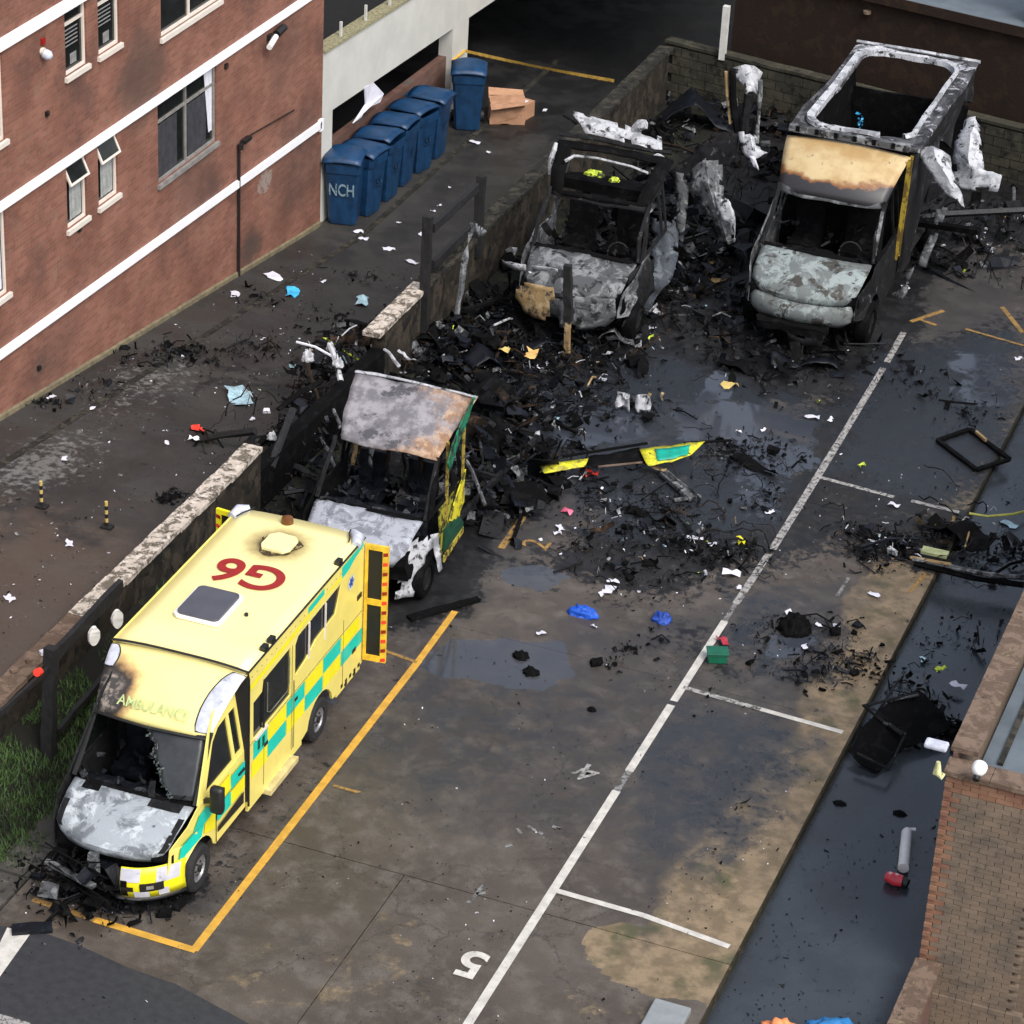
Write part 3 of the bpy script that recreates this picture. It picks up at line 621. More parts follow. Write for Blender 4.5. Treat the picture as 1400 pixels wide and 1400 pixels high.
# bits on the facade
y_, z_ = onwall(372, 47)
c_ = empty('security_camera', (BX, y_-.2, z_), label='white security camera under the middle band near the building corner', cat='camera')
M().box((.0, -.05, -.06), (.1, .12, .06)).obj('bracket', MT['black'], c_)
M().tube([(.12, .12, .0), (.2, -.35, -.06)], .06, 10).obj('camera_body', MT['white'], c_, smooth=40)
M().tube([(.1, .2, .02), (.1, .55, .06)], .08, 10).obj('lamp_head', MT['black'], c_, smooth=40)
y_, z_ = onwall(57, 70)
c_ = empty('wall_lamp', (BX, y_, z_), label='small round cream wall lamp left of the upper narrow windows', cat='lamp')
M().tube([(0, 0, 0), (.05, 0, 0)], .07, 10).obj('base', MT['frame'], c_); M().tube([(.05, 0, -.03), (.14, 0, -.06), (.19, 0, -.08)], [.09, .09, .04], 12).obj('lamp_shade', MT['lampwhite'], c_, smooth=50)
for (px, py, s_, mt) in ((57, 56, .10, 'red'), (63, 155, .09, 'rust'), (308, 90, .10, 'rust'), (52, 503, .08, 'black'), (107, 314, .07, 'black')):
    y_, z_ = onwall(px, py); M().box((BX+.001, y_-s_/2, z_-s_/2), (BX+.05, y_+s_/2, z_+s_/2)).obj('air_brick', MT[mt], hb)
y0, z0 = onwall(324, 198)
pp = empty('drain_pipe', (BX, y0, 0), label='black waste pipe with branch running down the brick wall', cat='pipe')
M().tube([(.05, 0, pathz(y0)), (.05, 0, z0)], .030, 8).obj('downpipe', MT['black'], pp)
ya, za = onwall(400, 150); M().tube([(.06, 0, z0), (.06, .3, z0+.06), (.04, ya-y0, za)], .014, 6).obj('branch_pipe', MT['rust'], pp)
M().tube([(.08, 0, z0-.08), (.08, 0, z0+.03)], .06, 8).obj('hopper', MT['black'], pp); M().box((.03, .1, z0), (.14, .40, z0+.07)).obj('bracket', MT['black'], pp)
# chalky patch on the wall
y_, z_ = onwall(362, 248); ms = M(); pts = [(y_+.33*math.cos(t)*(1+.35*noise.noise(Vector((t, 0, 3)))), z_+.26*math.sin(t)*(1+.45*noise.noise(Vector((t*1.5, 5, 3))))) for t in [i*.26 for i in range(24)]]
ms.plate([pts], lambda a, b: (BX+.004, a, b)); ms.obj('chalky_patch', layered('efflorescence', [((.27, .22, .19), 0), ((.2, .11, .08), .5), ((.33, .30, .27), .6)], .9, 9), hb)

# ------------------------------------------------------------------ white concrete gallery and dark undercroft
wg = empty('concrete_gallery', (0, 0, 0), label='white painted concrete frame with a slot opening behind the blue bins', cat='building')
def ybox(m, y0, y1, za0, za1, zb0, zb1, x0, x1):
    return m.add([(x0, y0, za0), (x1, y0, za0), (x1, y1, zb0), (x0, y1, zb0), (x0, y0, za1), (x1, y0, za1), (x1, y1, zb1), (x0, y1, zb1)], [(3,2,1,0),(4,5,6,7),(0,1,5,4),(1,2,6,5),(2,3,7,6),(3,0,4,7)])
ybox(M(), 22.07, 36, 1.10, 2.52, .42, 1.85, BX-.2, BX).obj('parapet_beam', MT['concwhite'], wg)
ybox(M(), 22.07, 36, 2.52, 2.58, 1.85, 1.92, BX-.3, BX+.05).obj('mossy_coping', MT['moss'], wg)
M().box((BX-.25, 22.07, -1.36), (BX-.01, 22.62, 1.1)).obj('column', MT['concwhite'], wg)
M().box((BX-.35, 29.45, -1.36), (BX-.01, 30.45, 1.0)).obj('column', MT['concwhite'], wg)
ybox(M(), 22.62, 29.45, -1.36, .2, -1.36, .02, BX-.33, BX-.15).obj('infill_wall', MT['brickdk'], wg)
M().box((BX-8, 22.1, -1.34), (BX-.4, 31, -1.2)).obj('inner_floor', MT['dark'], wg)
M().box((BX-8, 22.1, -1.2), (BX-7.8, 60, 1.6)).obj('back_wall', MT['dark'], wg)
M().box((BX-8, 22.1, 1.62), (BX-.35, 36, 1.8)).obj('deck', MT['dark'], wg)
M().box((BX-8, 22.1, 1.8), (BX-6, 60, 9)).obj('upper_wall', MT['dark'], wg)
for (px, py) in ((466, 45), (500, 22), (533, 0)):
    p = onx(px, py, BX-.1); M().beam((BX-.1, p.y, 2.2), (BX-.1, p.y, p.z+.25), .05).obj('rail_post', MT['pole'], wg)
M().box((-34, 32.4, 1.7), (-8.7, 60, 9)).obj('shade_slab', MT['dark'], label='unseen dark building slab added over the road to shade it', cat='building')  # out of view, added to block sky light over the far road
# broken board in the slot
p0 = onx(495, 160, BX+.03); m = M(); pts = [onx(*q_, BX+.04) for q_ in ((500,120),(513,113),(524,128),(520,140),(500,150),(495,160),(480,168),(502,143))]
m.plate([[(p.y, p.z) for p in pts]], lambda a, b: (BX+.04+.05*math.sin(a*3), a, b), lambda a, b: (BX+.02+.05*math.sin(a*3), a, b)); m.obj('plastic_sheet', MT['lilac'], label='torn white plastic sheet hanging in the gallery slot', cat='sheet')
# tape
tp = M(); A = Vector((BX+.02, 30.2, -.05)); B = Vector((-8.55, 26.6, 1.30))
for i in range(24):
    t0, t1 = i/24, (i+1)/24
    def P_(t): p = A.lerp(B, t); p.z -= .03*math.sin(math.pi*t); return p
    a, b = P_(t0), P_(t1); tw = .3*math.sin(t0*9); tw1 = .3*math.sin(t1*9)
    tp.add([a-Vector((0, .04*math.sin(tw), .03)), b-Vector((0, .04*math.sin(tw1), .045)), b+Vector((0, .04*math.sin(tw1), .03)), a+Vector((0, .04*math.sin(tw), .03))], [(0, 1, 2, 3)])
tp.tube([(BX+.02, 29.43, -.05), (BX+.02, 30.2, -.05)], .03, 6)
tp.obj('cordon_tape', plain('tape_yellow', (.62, .38, .06), .5), label='yellow cordon tape stretched from the white column to the wall', cat='tape')

# ------------------------------------------------------------------ right brick building
rb = empty('brick_outhouse', (5.0, .6, 0), label='brown brick building with coped parapet in the lower right corner', cat='building')
M().box((.06, .08, -2.6), (9, 40, 3.0)).obj('core', MT['brickx'], rb)
M().box((.0, .30, -.4), (.06, 40, 3.22)).obj('side_wall', MT['brickdk'], rb)
M().box((.35, .30, 3.0), (9, 40, 3.06)).obj('roof', MT['roofgrey'], rb)
M().box((.55, .5, 3.06), (.62, 40, 3.10)).obj('roof_upstand', MT['copingdark'], rb)
for (w_, h_, key, nm) in ((.218, .069, 'brickone', 'brick'), (.218, .069, 'brickor', 'brick')):
    bmx = M().box((0, .0, 0), (w_, .08, h_)).mesh(nm, [MT[key]]); MT['mesh_'+key] = bmx
lowb = M()
for r_ in range(28):
    for i in range(7):
        x0_ = i*.225-(.1125 if r_ % 2 else 0); lowb.box((max(0, x0_), -.03+random.uniform(-.006, .004), -2.46+r_*.0745), (x0_+.218, .08, -2.46+r_*.0745+.069))
lowb.obj('lower_brickwork', MT['brickone'], rb, kind='stuff')
hf = M().box((0, -.03, 0), (.1025, .08, .065)).mesh('brick', [MT['brickor']])
for r_ in range(46):
    z = -.38+r_*.0745
    for i in range(6):
        if i == 0:
            o = bpy.data.objects.new('brick', MT['mesh_brickor'] if r_ % 2 else hf); x = .0
        else:
            x = (.225 if r_ % 2 else .1125)+(i-1)*.225
            o = bpy.data.objects.new('brick', MT['mesh_brickone'])
        if r_ > 42: o.data = MT['mesh_brickor']
        if i == 0 and not r_ % 2 and r_ > 42: o.data = hf
        COL.objects.link(o); o.parent = rb; o.location = (x, random.uniform(-.006, .004), z+random.uniform(-.002, .002))
cm2 = M().box((0, 0, 0), (.36, .595, .07)); co_ = cm2.obj('coping_stone', MT['copingbrown'], sub=2, noisy=(.006, 5)); cme = co_.data; bpy.data.objects.remove(co_)
for j in range(20):
    o = bpy.data.objects.new('coping_stone', cme); COL.objects.link(o); o.parent = rb; o.location = (-.04, .32+j*.6, 3.225)
for j in range(7):
    o = bpy.data.objects.new('coping_stone', cme); COL.objects.link(o); o.parent = rb; o.location = (-.04+j*.6+.6, -.04, 3.07); o.rotation_euler = (0, 0, math.pi/2)
M().box((0, .05, 3.0), (4.2, .3, 3.068)).obj('parapet_top', MT['brickx'], rb)
# low wall in front of it
lw = empty('garden_wall', (4.92, 0, 0), label='low brick wall with coping running down to the bottom right', cat='wall')
M().box((.12, -6, -2.6), (.34, .5, .12)).obj('wall_body', MT['brickdk'], lw)
for j in range(10):
    o = bpy.data.objects.new('coping_stone', cme); COL.objects.link(o); o.parent = lw; o.location = (.05, -.1-j*.6, .125)
# dome lamp on the wall, small boxes
d0 = ony(1340, 1048, .55)
dl = empty('wall_lamp', (d0.x, .55, d0.z), label='round white bulkhead lamp on the brown brick wall', cat='lamp')
M().tube([(0, 0, 0), (0, -.06, 0), (0, -.12, .0), (0, -.16, 0)], [.10, .10, .08, .03], 14).obj('lamp_shade', MT['white'], dl, smooth=60)
M().tube([(0, -.1, -.05), (0, -.19, -.09)], .045, 8).obj('sensor', MT['black'], dl)
p = onz(1275, 1018, 3.0); p = onx(1275, 1018, 4.8)
M().box((4.70, p.y-.09, p.z-.03), (5.0, p.y+.09, p.z+.05)).obj('floodlight', MT['lampwhite'], bev=.03, label='white box light sticking out from the corner of the brown brick building', cat='lamp')
p = onx(1287, 1052, 4.95)
M().tube([(4.99, p.y, p.z-.1), (4.9, p.y, p.z-.06), (4.9, p.y, p.z+.1)], [.05, .06, .03], 8).obj('junction_box', plain('pale_yellow_cap', (.6, .6, .3), .5), smooth=50, label='small yellowish fitting below the white box light', cat='fitting')

# ================================================================== VEHICLES
# local frame: x across, +y to the rear, origin on the ground under the middle of the front axle
def hwid(z): return .99-.16*max(0, z-1.25)
def sx(a, z):  # plan curve of the cab flank (a = y)
    x = hwid(z)
    if a < -.1: x -= .26*((-.1-a)/.75)**2
    return x
PROF_BON = [(-.80, .80, .66, .18), (-.83, .93, .76, .20), (-.74, 1.04, .84, .17), (-.50, 1.15, .86, .09), (-.22, 1.24, .88, .04), (.0, 1.31, .89, .10)]
PROF_WS = [(.0, 1.33, .88, .12), (.20, 1.60, .87, .11), (.40, 1.86, .85, .10), (.55, 2.05, .83, .09)]
PROF_FAIR = [(.52, 2.04, .85, .10), (.60, 2.20, .88, .12), (.78, 2.36, .92, .13), (1.02, 2.50, .96, .10), (1.28, 2.60, .99, .04), (1.47, 2.64, 1.01, .0)]
def patch(prof, n=13, s0=-1, s1=1, crown=.03, t0=0., t1=1.):
    P = []
    k = len(prof)-1; m_ = max(2, int(10*(t1-t0)))
    for i in range(m_+1):
        t = (t0+(t1-t0)*i/m_)*k; a = min(int(t), k-1); f = t-a; y, z, h, b = [prof[a][c]*(1-f)+prof[a+1][c]*f for c in range(4)]
        P.append([(h*s, y+b*abs(s)**2.4, z-crown*s*s) for s in [s0+(s1-s0)*j/(n-1) for j in range(n)]])
    return P
def wheel(root, x, y, side, burnt=False):
    wr = empty('wheel', (x, y, .345), parent_only=None) if False else empty('wheel', (x, y, .345)); wr.parent = root
    R = .345; T = .225
    m = M(); prof = [(-T/2, .2), (-T/2, R*.86), (-T*.38, R*.97), (-T*.2, R), (T*.2, R), (T*.38, R*.97), (T/2, R*.86), (T/2, .2)]
    n = 28; vs = []; fs = []
    for i in range(n):
        t = 2*math.pi*i/n
        for px, pr in prof: vs.append((px, pr*math.cos(t), pr*math.sin(t)))
    k = len(prof)
    for i in range(n):
        for j in range(k): fs.append((i*k+j, i*k+(j+1) % k, ((i+1) % n)*k+(j+1) % k, ((i+1) % n)*k+j))
    m.add(vs, fs).obj('tyre', MT['char' if burnt else 'rubber'], wr, smooth=35, noisy=(.012, 5) if burnt else None)
    s = side; m = M(); n = 24; ring = []
    pr = [(.205, .095), (.185, .06), (.15, .05), (.12, .075), (.06, .085), (0.001, .085)]
    vs = []; fs = []
    for i in range(n):
        t = 2*math.pi*i/n
        for r_, x_ in pr: vs.append((s*x_, r_*math.cos(t), r_*math.sin(t)))
    k = len(pr)
    for i in range(n):
        for j in range(k-1): fs.append((i*k+j, i*k+j+1, ((i+1) % n)*k+j+1, ((i+1) % n)*k+j))
    m.add(vs, fs).obj('rim', MT['ashdark' if burnt else 'rim'], wr, smooth=30)
    if not burnt:
        m = M()
        for i in range(6):
            t = math.pi*i/3; m.tube([(s*.075, .095*math.cos(t), .095*math.sin(t)), (s*.096, .095*math.cos(t), .095*math.sin(t))], .014, 6)
        m.tube([(s*.08, 0, 0), (s*.112, 0, 0)], .05, 10); m.obj('hub_nut', MT['black'], wr)
def arc(cy, cz, r, a0, a1, n=9): return [(cy+r*math.cos(math.radians(a0+(a1-a0)*i/n)), cz+r*math.sin(math.radians(a0+(a1-a0)*i/n))) for i in range(n+1)]
WING = [(-.66, .62), (-.62, 1.0), (-.30, 1.20), (.0, 1.33), (.10, 1.33), (.50, 1.33), (.50, .46)] + arc(0, .34, .46, 15, 152)[:]
DOOR_L = [(.50, .42), (.50, 1.33), (1.46, 1.36), (1.46, .42)]
FRAME_O = [(.02, 1.34), (.58, 2.08), (.80, 2.30), (1.10, 2.46), (1.46, 2.58), (1.46, 1.34)]
FRAME_H = [(.26, 1.40), (.66, 1.95), (.86, 2.06), (1.12, 2.08), (1.12, 1.40)]
FRAME_H2 = [(1.20, 1.42), (1.20, 2.08), (1.40, 2.08), (1.40, 1.42)]
def flank(sg, loops, off=0.): 
    m = M(); m.plate(loops, lambda a, b: (sg*(sx(a, b)+off), a, b)); return m
def seat_set(root, mt):
    for s in (-.42, .42):
        st = empty('seat', (s, .95, .95)); st.parent = root
        M().box((-.24, -.25, 0), (.24, .25, .16)).obj('cushion', mt, st, sub=2, noisy=(.03, 4))
        M().box((-.23, .2, .1), (.23, .34, .75)).obj('backrest', mt, st, sub=2, noisy=(.03, 4))
def interior(root, mt, mt2, n=24, seed=1):
    random.seed(seed)
    M().box((-.9, -.1, .45), (.9, 1.44, .62)).obj('cab_floor', MT['char'], root)
    m = M(); rows = [[(x, y+.05*math.sin(x*9), z+.03*math.sin(x*7+y*9)) for x in [-.84+.12*i for i in range(15)]] for (y, z) in ((-.02, 1.2), (.12, 1.27), (.30, 1.25), (.38, 1.12), (.36, .8))]
    m.grid(rows).obj('dashboard', mt, root, sub=1, noisy=(.035, 6))
    M().tube([(.42+.18*math.cos(t), .52+.06*math.sin(t), 1.2+.17*math.sin(t)) for t in [i*math.pi/8 for i in range(17)]], .014, 6, caps=False).obj('steering_wheel', MT['black'], root)
    seat_set(root, mt)
    m = M()
    for i in range(n):
        p = Vector((random.uniform(-.8, .8), random.uniform(0, 1.2), random.uniform(1.15, 1.5)))
        shard(m, p, random.uniform(.05, .2), 0 if random.random() < .8 else 1)
    m.obj('melted_trim', [mt, mt2], root, kind='stuff')
    random.seed(seed+50)
def shard(m, p, s, mi=0, flat=1.0):
    """one bent scrap of sheet: 3x2 grid folded and twisted"""
    q = Vector((random.gauss(0, 1), random.gauss(0, 1), random.gauss(0, 1)*flat)).normalized(); u = q.orthogonal().normalized()
    a = random.random()*6.28; u = Matrix.Rotation(a, 3, q) @ u; v = q.cross(u); L = s*random.uniform(.6, 1.6); wd = s*random.uniform(.2, .8); b = random.uniform(-.5, .5)*s
    pts = []
    for i in range(3):
        for j in range(2):
            pts.append(Vector(p)+u*(i-1)*L*.5+v*(j-.5)*wd*random.uniform(.5, 1.2)+q*(b*(i-1)**2+random.uniform(-.1, .1)*s))
    n = len(m.v); m.v += [tuple(x) for x in pts]; m.f += [(n, n+1, n+3, n+2), (n+2, n+3, n+5, n+4)]; m.m += [mi, mi]
def sheetp(pts_rows, name, mat, parent=None, amp=.04, fr=3, sub=2, solid=.012, **k):
    m = M(); m.grid(pts_rows); o = m.obj(name, mat, parent, sub=sub+1, noisy=(amp*.55, fr*.6), **k)
    me = o.data; bm = bmesh.new(); bm.from_mesh(me); sd = Vector((random.random()*50, 0, 0))
    for _ in range(1):      # ragged, torn edge
        kill = [f for f in bm.faces if any(e.is_boundary for e in f.edges) and noise.noise(f.calc_center_median()*5+sd) > .20]
        if len(kill) < len(bm.faces)*.4: bmesh.ops.delete(bm, geom=kill, context='FACES')
    bm.normal_update()
    for v in bm.verts:      # sharp creases
        c = v.co*4.5+sd; r_ = 1-abs(noise.noise(c))*2.4; r2 = 1-abs(noise.noise(c*2.3+Vector((3, 3, 3))))*2.4
        v.co += v.normal*(max(r_, 0)**2*.030+max(r2, 0)**2*.012)
    bm.to_mesh(me); bm.free(); me.shade_smooth(); me.set_sharp_from_angle(angle=math.radians(50))
    md = o.modifiers.new('thick', 'SOLIDIFY'); md.thickness = .006; md.offset = 0
    return o
def rubble(name, pts, n, size, mats, wts, zf=lambda x, y: 0., hgt=.3, parent=None, spread=.5, rods=.12, kind='stuff', seed=3, **k):
    random.seed(seed); m = M(); tot = sum(p[2] for p in pts)
    for _ in range(n):
        r_ = random.random()*tot
        for p in pts:
            r_ -= p[2]
            if r_ <= 0: break
        sp = p[3] if len(p) > 3 else spread
        x = random.gauss(p[0], sp*.5); y = random.gauss(p[1], sp*.5); fall = math.exp(-((x-p[0])**2+(y-p[1])**2)/(sp*sp)*1.5)
        z = zf(x, y)+random.random()**1.5*hgt*fall+.01; s = min(size*random.lognormvariate(-.25, .85), size*6)
        mi = random.choices(range(len(mats)), wts)[0]
        t = random.random()
        if t < rods:
            a = random.random()*6.28; e = random.uniform(-.25, .35); L = s*random.uniform(2, 5)
            P0 = Vector((x, y, z)); d = Vector((math.cos(a)*math.cos(e), math.sin(a)*math.cos(e), math.sin(e)))*L
            m.tube([P0-d*.5, P0+Vector((0, 0, random.uniform(-.05, .12))), P0+d*.5], s*.08+.004, 5, mi)
        elif t < rods+.12:
            c = M(); c.box((-s*.4, -s*.3, 0), (s*.4, s*.3, s*.35)); Rm = Matrix.Rotation(random.random()*6.28, 3, 'Z') @ Matrix.Rotation(random.uniform(-.5, .5), 3, 'X')
            vs = [Vector((x, y, z)) + Rm @ (Vector(v)*random.uniform(.6, 1.3)) for v in c.v]; m.add(vs, c.f, mi)
        else: shard(m, (x, y, z+.02), s, mi, 2.2)
    random.seed(seed+11)
    return m.obj(name, mats, parent, kind=kind, fix=False, **k)

def cab(root, st):
    """the cab of one ambulance; st says which material every part has and what is torn away"""
    b = st.get; bent = b('bent', 0)
    nz = (bent, 2.2) if bent else None; sub = 1 if bent else 0; sol = .012
    def gp(rows, nm, mt, **k): 
        m = M().grid(rows); return m.obj(nm, mt, root, noisy=nz, smooth=50, solid=sol, **k)
    gp(patch(PROF_BON, 21, -1, 1, .035), 'bonnet', b('bonnet'), label=b('bonnet_label'))
    # flanks
    for sg, sd in ((-1, 'L'), (1, 'R')):
        if b('wing'+sd, 1): flank(sg, [WING]).obj('front_wing', b('side'+sd), root, sub=2, noisy=nz, solid=sol)
        if b('door'+sd, 1):
            d = flank(sg, [DOOR_L], .003).obj('cab_door', b('doorm'+sd, b('side'+sd)), root, sub=1, noisy=nz, solid=.02, label=b('doorlabel'+sd))
        fo_ = [(.04, 1.34), (.62, 2.03), (1.0, 2.22), (1.25, 2.30), (1.46, 2.34), (1.46, 1.34)] if bent else FRAME_O
        flank(sg, [fo_, FRAME_H, FRAME_H2], .0).obj('door_frame', b('framem'+sd, b('side'+sd)), root, sub=sub, noisy=nz, solid=.03)
        if b('glass'+sd): flank(sg, [FRAME_H, ], -.02).obj('door_window', MT['glassdark'], root); flank(sg, [FRAME_H2], -.02).obj('door_window', MT['glassdark'], root)
        # windscreen pillar
        pl = []
        M().tube([(sg*.90, .06, 1.30), (sg*.88+(bent and random.uniform(-.06, .03)), .33+(bent and random.uniform(-.05, .03)), 1.62), (sg*.85, .60, 2.0), (sg*.86, .66, 2.10)], .038, 6).obj('windscreen_pillar', b('pillar'), root)
    if b('header'): 
        rows = patch(PROF_WS, 13, -1, 1, 0, .9, 1.08); gp(rows, 'windscreen_header', b('header'))
    # scuttle below the screen
    gp(patch([(-.03, 1.31, .89, .10), (.03, 1.33, .89, .12)], 13, -1, 1, .03), 'scuttle', b('scuttle', MT['char']))
    M().box((-.86, -.60, .55), (.86, -.3, .95)).obj('engine_bay', MT['char'], root, sub=2, noisy=(.07, 4))
    M().box((-.45, -.2, .25), (.45, 5.2 if not b('nobox') else 1.5, .42)).obj('chassis', MT['rust' if bent else 'black'], root, sub=1, noisy=(.02, 3) if bent else None)

def rr(x0, x1, y0, y1, r, n=5):
    P = []
    for cx, cy, a in ((x1-r, y0+r, -90), (x1-r, y1-r, 0), (x0+r, y1-r, 90), (x0+r, y0+r, 180)):
        P += [(cx+r*math.cos(math.radians(a+90*i/n)), cy+r*math.sin(math.radians(a+90*i/n))) for i in range(n+1)]
    return P
def fairing(root, mt, **k):
    M().grid(patch(PROF_FAIR, 17, -1, 1, .06)).obj('roof_fairing', mt, root, smooth=60, solid=.02, **k)

AYAW = .016
# ---------------------------------------------------------------- A : the one still largely yellow
A = empty('ambulance', (-5.37, -1.93, 0), AYAW, label='bright yellow box ambulance with G6 in red on its roof and a scorched grey bonnet', cat='ambulance')
cab(A, dict(bonnet=MT['bonnetA'], sideR=MT['yellow'], sideL=MT['ashdark'], glassR=1, glassL=1, pillar=MT['black'], header=None, bonnet_label='bonnet burnt to pale grey ash with a dark soot rim'))
BW, BF, BR, BZ, SK = 1.02, 1.49, 5.56, 2.60, .46
# fairing with a scorched corner : its own print
def mat_fair():
    n = N('fairing_paint_scorched'); v = n.n('ShaderNodeVectorMath', operation='DISTANCE'); n.l(n.obj, v.inputs[0]); v.inputs[1].default_value = (-.86, .76, 2.28)
    d = n.math('ADD', v.outputs[1], n.math('MULTIPLY', n.math('SUBTRACT', n.noise(3, 7, .6), .5), .35))
    c = n.mix(n.ramp(n.noise(2), .3, .7), (.84, .74, .30), (.80, .69, .27))
    c = n.mix(n.ramp(d, .46, .66), (.42, .26, .11), c); c = n.mix(n.ramp(d, .38, .50), (.035, .03, .028), c)
    c2 = n.mix(n.ramp(n.noise(9, 6, .7), .45, .6), (.05, .048, .045), (.30, .25, .21)); c = n.mix(n.ramp(d, .25, .38), c2, c)
    n.bump(n.noise(9, 6, .7), .15, .01); return n.fin(c, n.ramp(d, .3, .5, .8, .38))
fairing(A, mat_fair())
# clear corner lenses let into the fairing
def fpt(t, u, sg, off):
    k = len(PROF_FAIR)-1; t *= k; a = min(int(t), k-1); f = t-a
    y, z, h, b = [PROF_FAIR[a][c]*(1-f)+PROF_FAIR[a+1][c]*f for c in range(4)]
    return (sg*(h*u+off), y+b*u**2.4-off, z-.06*u*u+off)
for sg in (-1, 1):
    rows = []
    for i in range(10):
        t = (.10+.86*i/9) if sg > 0 else (.60+.36*i/9); w0 = (.10+.22*math.sin(math.pi*min(1, .25+.62*i/9)))*(1 if sg > 0 else .6)
        rows.append([fpt(t, 1.0-w0*(1-q/5), sg, .014 if 0 < q < 5 else .004) for q in range(6)])
    M().grid(rows).obj('fairing_lamp', MT['lampwhite'], A, smooth=60)
    rim = [r[0] for r in rows]; M().tube([Vector(p)+Vector((0, -.004, .006)) for p in [rows[0][-1]]+rim+[rows[-1][-1]]], .009, 5).obj('lamp_seal', MT['black'], A)
# remaining screen glass: passenger half missing
gm = plain('smoked_screen', (.028, .030, .032), .15, var=.35, sc=3)
def wsp(t, u): 
    r_ = patch(PROF_WS, 41, -1, 1, 0, 0, 1); i = t*(len(r_)-1); return Vector(r_[int(round(i))][int(round((u+1)*20))])
WSK = 10
wrow = []
for i in range(WSK+1):
    t = i/WSK; u0 = .62-.66*t**.8+.05*math.sin(i*2.1)
    y, z, h, b = [np.interp(t*3, range(4), [q[c] for q in PROF_WS]) for c in range(4)]
    wrow.append([(h*u, y+b*abs(u)**2.4, z) for u in np.linspace(u0, .97, 9)])
M().grid(wrow).obj('windscreen', gm, A, smooth=60, solid=.008)
fr_ = M()
for i in range(len(wrow)-1):
    for q in range(5):
        a = Vector(wrow[i][0]).lerp(Vector(wrow[i+1][0]), q/5)+Vector((random.uniform(-.02, .05), -.012, .010))
        shard(fr_, a, .055, 0, .4)
fr_.obj('shattered_glass_edge', plain('crazed_glass', (.075, .095, .092), .5, var=.5, sc=20), A, kind='stuff')
interior(A, MT['charblue'], MT['ashdark'], 60, 5)
M().tube([(-.86, .58, 2.03), (-.4, .49, 2.065), (0, .46, 2.07), (.4, .49, 2.065), (.86, .58, 2.03)], .022, 6).obj('screen_top_trim', MT['black'], A)
def bonnet_patch(s0, s1, t0, t1, mt, nm):
    R_ = []
    for t in np.linspace(t0, t1, 5):
        y, z, h, b = [np.interp(t*5, range(6), [q[c] for q in PROF_BON]) for c in range(4)]
        R_.append([(h*u, y+b*abs(u)**2.4, z-.035*u*u+.009) for u in np.linspace(s0, s1, 5)])
    M().grid(R_).obj(nm, mt, A, sub=1, noisy=(.008, 8), smooth=60)
bonnet_patch(-.80, -.50, .88, .97, MT['char'], 'bonnet_vent'); bonnet_patch(.34, .86, .86, .99, MT['ashdark'], 'bonnet_vent'); bonnet_patch(.90, .99, .25, .8, MT['ashdark'], 'bonnet_edge'); bonnet_patch(-.99, -.88, .3, .7, MT['ashdark'], 'bonnet_edge')
# front bumper: right part with livery survives, left burnt
def bumper_rows(s0, s1, z0, z1, n=14, push=0.):
    R_ = []
    for z in np.linspace(z0, z1, 5):
        bulge = -.05*math.sin((z-z0)/(z1-z0)*math.pi)-push
        R_.append([(s*(.99), -.93+bulge+.55*abs(s)**3.2, z) for s in np.linspace(s0, s1, n)])
    return R_
bm_ = M().grid(bumper_rows(.30, 1, .30, .78)).obj('front_bumper', MT['brightyellow'], A, smooth=60, solid=.02)
def bdecal(s0, s1, z0, z1, mt, nm, push=.008):
    M().grid([[(s*(.992), -.93-.05*math.sin((z-.30)/.48*math.pi)-push+.55*abs(s)**3.2-.002*abs(s), z) for s in np.linspace(s0, s1, 6)] for z in np.linspace(z0, z1, 4)]).obj(nm, mt, bm_, smooth=60)
bdecal(.31, .56, .58, .77, MT['patchw'], 'reflective_patch'); bdecal(.48, .66, .31, .42, MT['patchw'], 'reflective_patch'); bdecal(.74, .96, .55, .76, MT['patchw'], 'reflective_patch'); bdecal(.76, .86, .32, .44, MT['patchw'], 'reflective_patch')
bdecal(.31, .40, .33, .60, MT['char'], 'scorched_edge', .013); bdecal(.56, .82, .42, .56, MT['black'], 'fog_lamp_recess', .012); bdecal(.64, .72, .46, .52, MT['framegrey'], 'fog_lamp', .018)
bdecal(.32, .48, .42, .50, MT['black'], 'lower_grille', .012)
M().grid(bumper_rows(.22, 1, .22, .31, 14, -.03)).obj('bumper_lip', MT['black'], A, smooth=60, solid=.02)
# headlamp + burnt front end
M().grid([[(x, -.66+.5*max(0, x-.5)**1.4-.05, z) for x in np.linspace(.62, .90, 6)] for z in (.78, .84, .90)]).obj('headlight', MT['char'], A, solid=.05, smooth=50, label='burnt out headlight')
M().beam((-.86, -.88, .50), (-.05, -1.02, .42), .09, .05).obj('crash_beam', MT['ashgrey'], A, sub=3, noisy=(.012, 5))
rubble('burnt_front_end', [(-.5, -.75, 1, .55), (-.1, -.85, 1, .5), (.1, -.7, .6, .4)], 260, .09, [MT['char'], MT['charblue'], MT['ashgrey']], [8, 4, .25], hgt=.72, parent=A, rods=.15, seed=21)
M().box((-.22, -.88, .48), (-.08, -.80, .80)).obj('radiator_bracket', MT['ashgrey'], A, sub=2, noisy=(.02, 6))
